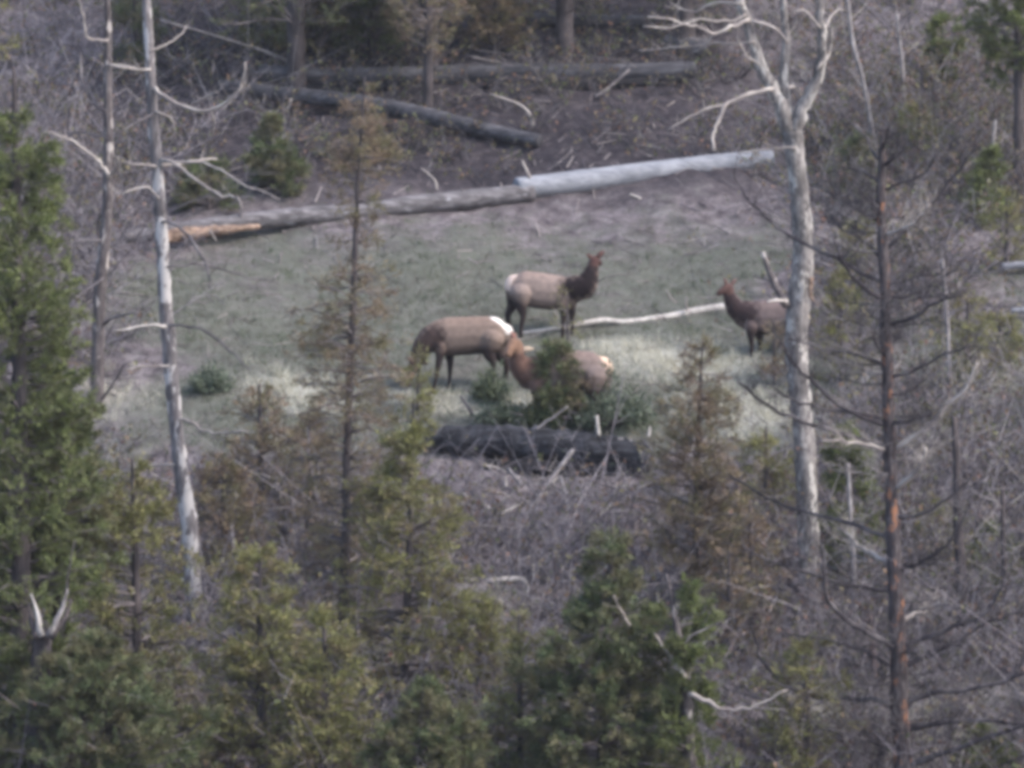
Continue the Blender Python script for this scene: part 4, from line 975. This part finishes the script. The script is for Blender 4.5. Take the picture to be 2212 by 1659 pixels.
LT = [  # name, label, trunk, profile, foliage, n, subs, sprays, Y, kw
    ('green_pine', 'tall bright green pine filling the left edge',
     [(30, 150, 4), (35, 400, 10), (40, 800, 16), (45, 1200, 20), (50, 1690, 24)], [(160, 10), (215, 40), (300, 75), (450, 105), (600, 125), (800, 150), (1000, 165), (1250, 170), (1690, 170)], 'green', 330, 8, 15, 82.5, dict(gap=0.05)),
    ('green_pine', 'green branch tips of a pine at the top left corner',
     [(-60, -200, 8), (-58, 300, 14), (-55, 900, 18), (-50, 1690, 22)], [(-200, 60), (-60, 90), (40, 100), (90, 125), (120, 90), (160, 60)], 'olive', 40, 7, 12, 81.0, dict(gap=0.15)),
    ('dark_pine', 'full dark pine cut off by the left edge, beside the bright green one',
     [(-25, 420, 4), (-22, 700, 10), (-20, 1100, 15), (-18, 1690, 20)], [(420, 10), (480, 50), (650, 95), (900, 130), (1300, 150), (1690, 150)], 'deep_green', 170, 8, 13, 84.0, dict(gap=0.05)),
    ('dark_pine', 'dark green pine at left below mid height',
     [(120, 800, 4), (122, 1000, 9), (125, 1300, 14), (128, 1690, 18)], [(800, 15), (860, 60), (950, 95), (1100, 120), (1250, 70), (1280, 40)], 'deep_green', 120, 8, 20, 83.5, dict(gap=0.06)),
    ('dark_pine', 'dark green young pine in the bottom left corner',
     [(210, 1380, 4), (212, 1500, 8), (215, 1690, 12)], [(1380, 15), (1440, 90), (1520, 160), (1690, 260)], 'deep_green', 150, 8, 20, 81.0, dict(gap=0.05)),
    ('olive_conifer', 'olive conifer at the foot of the tall pale snag, on its left',
     [(285, 990, 3), (290, 1150, 7), (295, 1350, 10), (300, 1690, 13)], [(990, 12), (1050, 55), (1150, 100), (1300, 140), (1500, 170), (1690, 180)], 'olive', 190, 8, 16, 84.5, dict(gap=0.1)),
    ('olive_conifer', 'brownish olive conifer right of the tall pale snag foot',
     [(560, 1180, 3), (562, 1350, 8), (565, 1500, 10), (570, 1690, 12)], [(1180, 12), (1240, 70), (1350, 115), (1480, 150), (1690, 190)], 'olive', 170, 8, 16, 83.0, dict(gap=0.08)),
    ('rusty_shrub', 'low rusty brown young conifer right of the pale snag at meadow edge',
     [(560, 830, 3), (562, 950, 6), (565, 1080, 8)], [(830, 12), (880, 55), (950, 95), (1060, 110)], 'rusty', 80, 6, 9, None, dict(gap=0.15, clump=0.1)),
    ('rusty_shrub', 'brownish young conifer beside the dying conifer on its left',
     [(668, 900, 3), (668, 1050, 6), (668, 1180, 8)], [(900, 12), (960, 50), (1050, 80), (1170, 95)], 'rusty', 70, 6, 9, None, dict(gap=0.15)),
    ('green_conifer', 'green young conifer under the dying conifer at bottom',
     [(700, 1330, 3), (702, 1480, 7), (705, 1690, 10)], [(1330, 12), (1400, 60), (1500, 100), (1690, 130)], 'olive', 120, 8, 15, 82.0, dict(gap=0.08)),
    ('green_conifer', 'low dark green conifer at bottom between olive and dense ones',
     [(920, 1490, 3), (925, 1580, 7), (930, 1690, 10)], [(1490, 15), (1540, 70), (1600, 110), (1690, 150)], 'deep_green', 90, 8, 17, 81.0, dict(gap=0.08)),
    ('olive_conifer', 'small olive conifer between the olive one and the dense green one',
     [(1035, 1280, 3), (1035, 1400, 6), (1035, 1520, 8)], [(1280, 12), (1330, 50), (1420, 75), (1500, 90)], 'olive', 70, 7, 12, None, dict(gap=0.12)),
    ('olive_sapling', 'thin olive sapling standing in front of the reddish necked elk',
     [(1226, 630, 1.5), (1226, 740, 3), (1226, 840, 4), (1226, 912, 5)], [(630, 6), (660, 34), (720, 34), (760, 30), (820, 42), (890, 48)], 'olive', 46, 5, 6, None, dict(gap=0.25, clump=0.25, size=(0.07, 0.15))),
    ('green_sapling', 'dark green sapling hiding the middle of the reddish necked elk',
     [(1203, 742, 2), (1204, 830, 4), (1205, 935, 6)], [(742, 8), (775, 30), (830, 42), (900, 50)], 'deep_green', 70, 7, 9, None, dict(gap=0.05)),
    ('rusty_sapling', 'thin brownish sapling below the tan rump patch',
     [(1262, 790, 1.5), (1262, 860, 3), (1262, 935, 4)], [(790, 6), (820, 28), (870, 40), (920, 44)], 'rusty', 44, 6, 6, None, dict(gap=0.15)),
    ('green_sapling', 'small dark green spruce behind the left part of the grey log',
     [(590, 255, 2), (592, 340, 4), (594, 425, 5)], [(255, 6), (290, 30), (340, 50), (420, 65)], 'deep_green', 60, 7, 12, None, dict(gap=0.1)),
    ('green_sapling', 'dim green bush left of the small spruce behind the log',
     [(450, 350, 2), (450, 400, 4), (450, 455, 5)], [(350, 12), (390, 55), (450, 85)], 'deep_green', 45, 7, 11, None, dict(gap=0.12)),
    ('dark_pine', 'dark shaded conifer at the top left of centre',
     [(690, -160, 4), (690, 0, 8), (690, 140, 12)], [(-160, 60), (-60, 100), (40, 130), (110, 110)], 'rusty', 90, 6, 10, None, dict(gap=0.15)),
    ('dark_pine', 'dark brownish conifer at the top centre',
     [(925, -120, 5), (925, 60, 9), (925, 260, 12)], [(-120, 90), (-20, 110), (60, 100), (110, 60)], 'rusty', 80, 6, 10, None, dict(gap=0.15)),
    ('dark_pine', 'dark low conifer behind the left end of the horizontal dark log',
     [(590, -40, 3), (590, 40, 6), (590, 130, 9)], [(-40, 60), (30, 90), (100, 100), (125, 90)], 'olive', 80, 7, 15, None, dict(gap=0.1)),
    ('dark_pine', 'dark green low conifer behind the middle of the horizontal dark log',
     [(800, -60, 3), (800, 40, 6), (800, 130, 9)], [(-60, 70), (30, 100), (100, 110), (125, 100)], 'deep_green', 90, 7, 13, None, dict(gap=0.1)),
    ('dark_pine', 'dark brown low conifer above the right half of the horizontal dark log',
     [(1070, -70, 3), (1070, 30, 6), (1070, 120, 9)], [(-70, 70), (20, 90), (80, 95), (115, 80)], 'rusty', 80, 7, 15, None, dict(gap=0.1)),
    ('tall_conifer', 'dark trunked conifer at top left of centre, its crown above the frame',
     [(640, -900, 6), (640, -400, 14), (640, -100, 18), (640, 145, 20)], [(-900, 20), (-600, 170), (-300, 260), (-60, 280), (40, 200), (80, 60)], 'deep_green', 210, 8, 9, 115.5, dict(gap=0.05)),
    ('tall_conifer', 'dark trunked conifer at top centre, its crown above the frame',
     [(920, -950, 6), (922, -400, 14), (924, -100, 18), (926, 130, 20)], [(-950, 20), (-600, 180), (-300, 270), (-60, 270), (30, 200), (70, 60)], 'rusty', 210, 8, 9, 116.0, dict(gap=0.05)),
    ('tall_conifer', 'dark conifer at top right of centre, its crown above the frame',
     [(1220, -900, 6), (1220, -400, 14), (1220, -100, 18), (1220, 90, 20)], [(-900, 20), (-600, 170), (-300, 250), (-60, 240), (10, 180), (45, 50)], 'olive', 200, 8, 9, 117.0, dict(gap=0.05)),
    ('tall_conifer', 'dark conifer at the top behind the cottonwood limbs, crown above the frame',
     [(1480, -900, 6), (1480, -400, 14), (1480, -100, 18), (1480, 60, 20)], [(-900, 20), (-600, 160), (-300, 230), (-80, 220), (0, 140), (30, 50)], 'deep_green', 180, 8, 9, 118.0, dict(gap=0.05)),
    ('green_pine', 'bright green pine tips in the top right corner',
     [(2200, -150, 5), (2200, 50, 9), (2200, 300, 12), (2200, 420, 13)], [(-150, 60), (-40, 110), (60, 115), (130, 90), (190, 60)], 'green', 90, 8, 16, None, dict(gap=0.08)),
    ('olive_conifer', 'feathery olive conifer behind the dying conifer at mid left',
     [(820, 1010, 2), (820, 1120, 5), (820, 1260, 7)], [(1010, 8), (1060, 50), (1140, 85), (1240, 100)], 'olive', 100, 7, 10, None, dict(gap=0.1)),
    ('rusty_conifer', 'feathery brown conifer just right of the tall pale snag, mid height',
     [(480, 985, 2), (482, 1100, 5), (484, 1250, 7)], [(985, 8), (1040, 50), (1130, 85), (1240, 100)], 'rusty', 100, 7, 10, None, dict(gap=0.1)),
    ('olive_conifer', 'feathery olive conifer left of the green bottom centre one',
     [(1120, 1330, 2), (1122, 1450, 5), (1124, 1690, 8)], [(1330, 8), (1390, 45), (1480, 75), (1690, 110)], 'olive', 100, 7, 11, 83.0, dict(gap=0.1)),
    ('rusty_conifer', 'sparse rusty conifer between the green pine and the cottonwood foot',
     [(1620, 1080, 2), (1622, 1200, 5), (1625, 1400, 7)], [(1080, 8), (1140, 50), (1240, 80), (1380, 95)], 'rusty', 90, 7, 9, None, dict(gap=0.15)),
    ('olive_conifer', 'olive shrub at the right edge beside the lower pale log tip',
     [(2160, 690, 2), (2160, 740, 4), (2160, 800, 5)], [(690, 10), (720, 50), (790, 75)], 'olive', 50, 7, 9, None, dict(gap=0.15)),
    ('green_sapling', 'green bush in the brush high right of the leaning grey stem',
     [(1985, 230, 2), (1985, 290, 4), (1985, 350, 5)], [(230, 10), (270, 45), (340, 60)], 'olive', 46, 7, 9, None, dict(gap=0.15)),
    ('green_sapling', 'green bush behind the bare pine trunk, upper part',
     [(1860, 300, 2), (1860, 360, 4), (1860, 430, 5)], [(300, 10), (340, 40), (420, 55)], 'deep_green', 42, 7, 8, None, dict(gap=0.15)),
    ('olive_conifer', 'olive young conifer right of the bare pine, lower half',
     [(2020, 1080, 2), (2020, 1180, 4), (2020, 1290, 6)], [(1080, 8), (1130, 50), (1200, 75), (1280, 80)], 'olive', 60, 7, 9, None, dict(gap=0.15)),
    ('olive_conifer', 'hazy olive young conifer by the right edge, below the upper brush',
     [(2175, 420, 2), (2175, 500, 4), (2175, 590, 5)], [(420, 8), (460, 45), (520, 60), (580, 60)], 'olive', 46, 7, 8, None, dict(gap=0.15)),
    ('olive_conifer', 'hazy olive young conifer right of the pine, level with the charred log',
     [(2010, 880, 2), (2010, 960, 4), (2010, 1060, 5)], [(880, 8), (920, 45), (990, 65), (1050, 65)], 'olive', 50, 7, 8, None, dict(gap=0.15)),
    ('olive_conifer', 'hazy green young conifer near the right edge, three quarters down',
     [(2150, 1130, 2), (2150, 1230, 4), (2150, 1330, 6)], [(1130, 8), (1180, 45), (1250, 65), (1320, 65)], 'green', 50, 7, 8, None, dict(gap=0.15)),
    ('olive_conifer', 'hazy olive sapling touching the bare pine trunk at upper left',
     [(1850, 470, 2), (1850, 540, 4), (1850, 620, 5)], [(470, 8), (510, 35), (560, 45), (610, 45)], 'olive', 36, 7, 8, None, dict(gap=0.15)),
    ('olive_conifer', 'hazy brownish sapling over the hind part of the half hidden elk',
     [(1672, 690, 1.5), (1672, 750, 3), (1672, 830, 4)], [(690, 5), (720, 24), (770, 34), (820, 38)], 'rusty', 34, 6, 7, None, dict(gap=0.2)),
    ('green_sapling', 'small green sapling left of the top right pine',
     [(2035, 40, 2), (2035, 110, 4), (2035, 200, 5)], [(40, 8), (80, 40), (130, 45), (180, 30)], 'green', 34, 7, 10, None, dict(gap=0.1)),
    ('green_sapling', 'green sapling at the right edge, level with the white log',
     [(2140, 330, 2), (2140, 400, 4), (2140, 480, 5)], [(330, 8), (370, 40), (430, 55), (470, 50)], 'green', 40, 7, 10, None, dict(gap=0.15)),
    ('olive_conifer', 'olive bush right of the bare pine at meadow height',
     [(2090, 640, 2), (2090, 730, 5), (2090, 850, 7)], [(640, 8), (690, 50), (760, 85), (840, 90)], 'olive', 70, 7, 11, None, dict(gap=0.15)),
    ('green_conifer', 'saturated green young conifer between cottonwood and bare pine',
     [(1835, 930, 2), (1838, 1080, 5), (1842, 1290, 8)], [(930, 8), (980, 50), (1080, 45), (1150, 70), (1260, 75)], 'green', 75, 7, 13, None, dict(gap=0.12)),
    ('olive_conifer', 'yellow green young conifer just left of the cottonwood trunk',
     [(1655, 920, 2), (1655, 1030, 5), (1655, 1150, 6)], [(920, 8), (970, 45), (1050, 60), (1130, 60)], 'olive', 55, 7, 12, None, dict(gap=0.12)),
    ('olive_conifer', 'olive sapling right of the cottonwood at meadow height',
     [(1815, 600, 2), (1815, 700, 4), (1818, 830, 6)], [(600, 8), (650, 40), (720, 55), (820, 60)], 'olive', 55, 7, 10, None, dict(gap=0.15)),
    ('olive_conifer', 'low olive conifer right of the pine branch at bottom right',
     [(1740, 1370, 2), (1742, 1500, 6), (1745, 1690, 9)], [(1370, 10), (1430, 60), (1500, 100), (1570, 110), (1690, 90)], 'olive', 80, 7, 12, 83.0, dict(gap=0.15)),
    ('green_sapling', 'small dark green bush beyond the pale snag at far upper left',
     [(290, -40, 2), (290, 60, 4), (290, 160, 5)], [(-40, 10), (10, 50), (80, 60), (150, 55)], 'deep_green', 45, 7, 9, None, dict(gap=0.15)),
    ('olive_conifer', 'olive conifer behind the dying one, above the meadow edge',
     [(905, 760, 1.5), (903, 830, 3), (900, 900, 4)], [(760, 6), (800, 22), (850, 34), (890, 38)], 'olive', 30, 5, 8, None, dict(gap=0.2)),
    ('olive_conifer', 'olive rusty young conifer at bottom right of the reddish needled one',
     [(1575, 1190, 2), (1575, 1300, 5), (1578, 1440, 7)], [(1190, 10), (1250, 50), (1340, 75), (1430, 80)], 'rusty', 60, 6, 8, None, dict(gap=0.2)),
    ('green_sapling', 'pale green young shrub at bottom right corner',
     [(2130, 1580, 2), (2130, 1640, 4), (2130, 1700, 5)], [(1580, 10), (1610, 50), (1690, 80)], 'green', 36, 6, 8, 84.0, dict(gap=0.2)),
]
for nm, lb, trk, pf, fol, n_, su, sp, Y_, kw in LT:
    if fol in ('olive', 'rusty'): sp = int(sp * 0.7); kw.setdefault('clump', 0.2)
    conifer(nm, lb, trk, pf, fol, n_, su, sp, Y=Y_, cat='shrub' if 'bush' in lb or 'shrub' in nm or 'shrub' in lb else 'tree', **kw)

# low junipers on the meadow edge
def bush(label, vx, vy, w, h, fol, n, seed, name='juniper'):
    Y = hitY(vx, vy); k = Y / F; c0 = at(vx, vy, Y); c0[2] = float(ground(c0[0], Y))
    r = np.random.default_rng(seed)
    root = empty(name, c0, label, 'shrub')
    m_ = MB()
    a = r.uniform(0, 6.283, n); q = r.uniform(0, 1, n) ** 0.5
    tip = np.stack([np.cos(a) * q * w * k, np.sin(a) * q * w * k * 0.8, (1.05 - 0.75 * q ** 2) * h * k * r.uniform(0.35, 1.25, n) * (0.8 + 0.3 * np.sin(3 * a + seed))], 1)
    O = np.zeros((n, 3)); O[:, :2] = tip[:, :2] * 0.2
    mid = (O + tip) * 0.5 + np.array([0, 0, 0.06])
    B = np.stack([O, mid, tip], 1)
    m_.tubes(B, np.stack([np.full(n, .012), np.full(n, .008), np.full(n, .003)], 1), 3, 0)
    m_.build('stem', M['needle_wood'], root)
    m2 = MB(); sp = 40
    u = r.uniform(0.4, 1.05, (n, sp))[..., None]
    C = (np.where(u < 0.5, O[:, None] + (mid - O)[:, None] * u * 2, mid[:, None] + (tip - mid)[:, None] * (u * 2 - 1)) + r.normal(0, 0.09, (n, sp, 3))).reshape(-1, 3)
    nn = len(C)
    D = norm(np.repeat(tip - O, sp, 0) * 0.8 + r.standard_normal((nn, 3)) * 0.5)
    U = norm(np.cross(D, r.standard_normal((nn, 3)))); L = r.uniform(0.07, 0.14, nn)
    m2.diamonds(C, D, U, L, L * 0.35, 0)
    m2.build('foliage', M[fol], root, smooth_sh=False)
    return root
bush('dark green juniper hiding the legs of the reddish necked elk', 1180, 925, 50, 90, 'deep_green', 70, 1)
bush('wide low juniper below the tan rump patch', 1325, 925, 92, 105, 'sage', 100, 2)
bush('small grey green juniper under the grazing elk hindquarters', 1062, 868, 42, 62, 'sage', 50, 3)
bush('low green shrub along the top of the charred log', 1090, 918, 60, 30, 'sage', 60, 4, 'low_shrub')
bush('low green shrub behind the white stub on the charred log', 1265, 925, 50, 34, 'sage', 50, 5, 'low_shrub')
bush('low green bush at meadow edge right of the tall pale snag', 455, 850, 40, 50, 'sage', 40, 6, 'low_shrub')
bush('dark evergreen bush right of the cottonwood fork', 1935, 520, 55, 60, 'olive', 40, 7, 'low_shrub')
bush('green shrub in the brush right of the bare pine', 2120, 980, 60, 70, 'olive', 55, 8, 'low_shrub')
bush('low reddish shrub at right below the lowest pine branches', 2070, 1560, 55, 50, 'rusty', 50, 9, 'low_shrub')
bush('dim green bush between the two upper dark logs and the white log', 800, 345, 70, 45, 'rusty', 55, 10, 'low_shrub')

# ------------------------------------------------------------------ undergrowth, litter and grass (uncountable)
def in_brush(x, y):
    """probability of leafless brush"""
    g_, s_ = cover(x, y)
    d = 1.0 - np.clip(1.6 * g_ + 1.2 * s_, 0, 1)
    clear = smooth(-8.5, -7, x) * (1 - smooth(5.3, 6.6, x)) * smooth(95.5, 97, y) * (1 - smooth(110.5, 112, y))
    d = d * (1 - 0.93 * smooth(8.9, 9.6, x) * smooth(100.8, 101.8, y) * (1 - smooth(107.5, 108.5, y)))
    return d * (1 - 0.97 * clear) * (1 - 0.65 * (smooth(-3, -2, x) * (1 - smooth(3.0, 3.8, x)) * smooth(93.2, 94.2, y) * (1 - smooth(96.5, 97.5, y))))

def brush_patch(name, label, nclump, xr, yr, stems, h, seed, dens=1.0, mat='brush', leafy=4.0, K=3, rad=1.0, tl=0.4):
    r = np.random.default_rng(seed)
    y = r.uniform(*yr, nclump * 3); x = r.uniform(xr[0], xr[1], nclump * 3) * (y / 100)
    ok = r.uniform(0, 1, len(x)) < in_brush(x, y) * dens
    x, y = x[ok][:nclump], y[ok][:nclump]; n = len(x)
    C = np.stack([x, y, ground(x, y) - 0.03], 1)
    hs = r.uniform(h[0], h[1], n)
    O = np.repeat(C, stems, 0) + r.normal(0, 0.10, (n * stems, 3)) * np.array([1, 1, 0])
    N = len(O)
    D = r.standard_normal((N, 3)) * np.array([0.75, 0.75, 0.25]) + np.array([0, 0, 0.8])
    L = np.repeat(hs, stems) * r.uniform(0.5, 1.2, N)
    bend = r.standard_normal((N, 3)) * 0.28
    B = np.stack([O, O + D * L[:, None] * 0.5, O + (D + bend) * L[:, None]], 1)
    r0 = r.uniform(0.006, 0.017, N)
    m_ = MB().tubes(B, np.stack([r0, r0 * 0.7, r0 * 0.3], 1), 3, 0)
    # side twigs
    s = r.uniform(0.0 if K > 3 else 0.3, 1, (N, K))[..., None]
    O2 = (B[:, None, 1] * (1 - s) + B[:, None, 2] * s).reshape(-1, 3)
    D2 = norm(np.repeat(D, K, 0) * 0.5 + r.standard_normal((N * K, 3)) * 0.8)
    L2 = r.uniform(0.12, tl, N * K)[:, None]
    r2 = r.uniform(0.004, 0.008, N * K) * rad
    m_.tubes(np.stack([O2, O2 + D2 * L2], 1), np.stack([r2, r2 * 0.4], 1), 3, 0)
    o = m_.build(name, M[mat], smooth_sh=False)
    tag(o, label, 'brush', kind='stuff')
    # leaves
    nl = int(N * leafy)
    i = r.integers(0, len(O2), nl)
    Cl = O2[i] + D2[i] * L2[i] * r.uniform(0, 1, (nl, 1))
    Dl = norm(r.standard_normal((nl, 3))); U = norm(np.cross(Dl, r.standard_normal((nl, 3)))); Ll = r.uniform(0.05, 0.12, nl)
    o2 = MB().diamonds(Cl, Dl, U, Ll, Ll * 0.6).build('undergrowth_leaves', M['brush_leaf'], smooth_sh=False)
    tag(o2, 'sparse brown and olive leaves in the ' + label.split(' ', 1)[1], 'leaves', kind='stuff')

brush_patch('dead_brush', 'leafless mauve grey brush on the slope below the charred log', 680, (-13, 13), (80, 96.3), 12, (0.35, 1.0), 11)
brush_patch('dead_brush', 'leafless grey brush on the upper slope above the logs', 600, (-13, 13), (109, 124), 12, (0.35, 0.9), 12, mat='brush_shaded')
brush_patch('dead_brush', 'leafless mauve grey brush right of the cottonwood', 600, (6.0, 13.5), (88, 118), 12, (0.4, 1.2), 13, leafy=7.0)
brush_patch('dead_brush', 'leafless grey brush left of the clearing', 170, (-13.5, -7.5), (94, 112), 12, (0.3, 0.9), 14)
brush_patch('tall_brush', 'tall thin leafless stems right of the cottonwood', 280, (6.3, 13.5), (84, 118), 5, (1.0, 2.2), 15)
brush_patch('tall_brush', 'tall thin leafless stems on the upper left slope', 160, (-11.5, -4.5), (104, 120), 5, (0.8, 1.9), 17)
brush_patch('twig_veil', 'tall twiggy grey leafless thicket around the bare pine', 170, (6.4, 13), (83.5, 91), 5, (1.5, 3.2), 18, leafy=4.0, K=10, tl=0.7)
brush_patch('twig_veil', 'tall twiggy grey leafless thicket beyond the bare pine', 150, (6.8, 13), (92, 106), 5, (1.3, 2.6), 19, dens=1.0, leafy=4.0, K=10, tl=0.7)
brush_patch('twig_veil', 'tall twiggy grey leafless thicket around the upper left snags', 80, (-11.3, -6.0), (101, 113), 5, (1.2, 2.4), 20, leafy=0.8, K=11, tl=0.7)
brush_patch('twig_veil', 'tall twiggy grey leafless thicket among the lower left and centre conifers', 130, (-11, 5), (81.5, 93.5), 5, (1.2, 2.6), 22, leafy=2.5, K=8, tl=0.65)
brush_patch('twig_veil', 'thin twiggy grey stems along the lower edge of the clearing', 60, (-8.5, 5.5), (93, 96), 5, (0.6, 1.3), 23, leafy=3.0, K=6, tl=0.5)
brush_patch('tall_brush', 'tall thin leafless stems among the lower conifers', 260, (-11.5, 11.5), (80, 93), 5, (1.0, 2.0), 16)

def litter(n, seed):
    r = np.random.default_rng(seed)
    y = r.uniform(80, 123, n); x = r.uniform(-13, 13, n) * y / 100
    g_, s_ = cover(x, y)
    clr = smooth(-8.5, -7, x) * (1 - smooth(5.3, 6.6, x)) * smooth(96, 97, y) * (1 - smooth(110, 112, y))
    k = r.uniform(0, 1, n) > np.maximum(np.maximum(0.88 * clr, 0.75 * np.clip(g_ + s_, 0, 1)), 0.65 * smooth(110, 113, y))
    x, y = x[k], y[k]; n = len(x)
    L = r.uniform(0.1, 0.7, n) ** 1.4; a = r.uniform(0, 6.283, n)
    dx, dy_ = np.cos(a) * L * 0.5, np.sin(a) * L * 0.5
    A = np.stack([x - dx, y - dy_, ground(x - dx, y - dy_) + r.uniform(0, 0.07, n)], 1)
    B = np.stack([x + dx, y + dy_, ground(x + dx, y + dy_) + r.uniform(0.02, 0.16, n)], 1)
    R_ = r.uniform(0.006, 0.018, n)
    o = MB().tubes(np.stack([A, B], 1), np.stack([R_, R_ * 0.6], 1), 3, 0).build('ground_litter', M['litter'], smooth_sh=False)
    tag(o, 'fallen twigs and bark scraps littering the hillside', 'litter', kind='stuff')
litter(22000, 21)

def grass(name, label, n, which, mat, hh, seed, K=3, sp=0.04):
    r = np.random.default_rng(seed)
    y = r.uniform(84, 111, n * 14); x = r.uniform(-10.5, 11.5, n * 14) * y / 100
    g_, s_ = cover(x, y)
    w = g_ if which == 0 else s_
    k = r.uniform(0, 1, len(x)) < (w ** 1.3 if which else w ** 1.3 * (1 - 0.85 * np.clip(s_ * 1.3, 0, 1)))
    x, y = x[k][:n], y[k][:n]; n = len(x)
    x = np.repeat(x, K) + r.normal(0, sp, n * K); y = np.repeat(y, K) + r.normal(0, sp, n * K)
    C = np.stack([x, y, ground(x, y) - 0.02], 1)
    D = norm(r.standard_normal((n * K, 3)) * np.array([0.6, 0.6, 0.1]) + np.array([0, 0, 1.0]))
    U = norm(np.cross(D, r.standard_normal((n * K, 3)))); L = r.uniform(hh[0], hh[1], n * K)
    o = MB().diamonds(C, D, U, L, r.uniform(0.008, 0.019, n * K)).build(name, M[mat], smooth_sh=False)
    tag(o, label, 'grass', kind='stuff')
grass('meadow_grass', 'short grey green grass covering the clearing', 34000, 0, 'grass', (0.04, 0.12), 31)
grass('straw_grass', 'pale dry straw tufts at the meadow edges', 9000, 1, 'straw', (0.05, 0.18), 32)
grass('straw_tufts', 'taller pale dry grass tufts right of and below the elk', 650, 1, 'straw', (0.15, 0.42), 33, K=22, sp=0.07)
grass('green_tufts', 'ragged darker grass tufts scattered over the clearing', 900, 0, 'sage', (0.08, 0.24), 34, K=14, sp=0.07)

# ------------------------------------------------------------------ air between the long lens and the hillside
hz = MB()
x0, x1, y0, y1, z0, z1 = -161.0, 169.0, -61.0, 401.0, float(GZ.min()) - 1.0, float(GZ.max()) + 1.5
hv = np.array([(x0, y0, z0), (x1, y0, z0), (x1, y1, z0), (x0, y1, z0), (x0, y0, z1), (x1, y0, z1), (x1, y1, z1), (x0, y1, z1)])
hz.add(hv, [(0, 3, 2, 1), (4, 5, 6, 7), (0, 1, 5, 4), (1, 2, 6, 5), (2, 3, 7, 6), (3, 0, 4, 7)])
hm, nt, out = new_mat('thin summer haze')
pv = nd(nt, 'ShaderNodeVolumePrincipled')
pv.inputs['Color'].default_value = (0.86, 0.86, 0.95, 1)
pv.inputs['Density'].default_value = 0.0002
nt.links.new(pv.outputs[0], out.inputs['Volume'])
ho = hz.build('haze', hm, smooth_sh=False)
tag(ho, 'thin pale haze filling the air over the hillside', 'haze', kind='stuff')
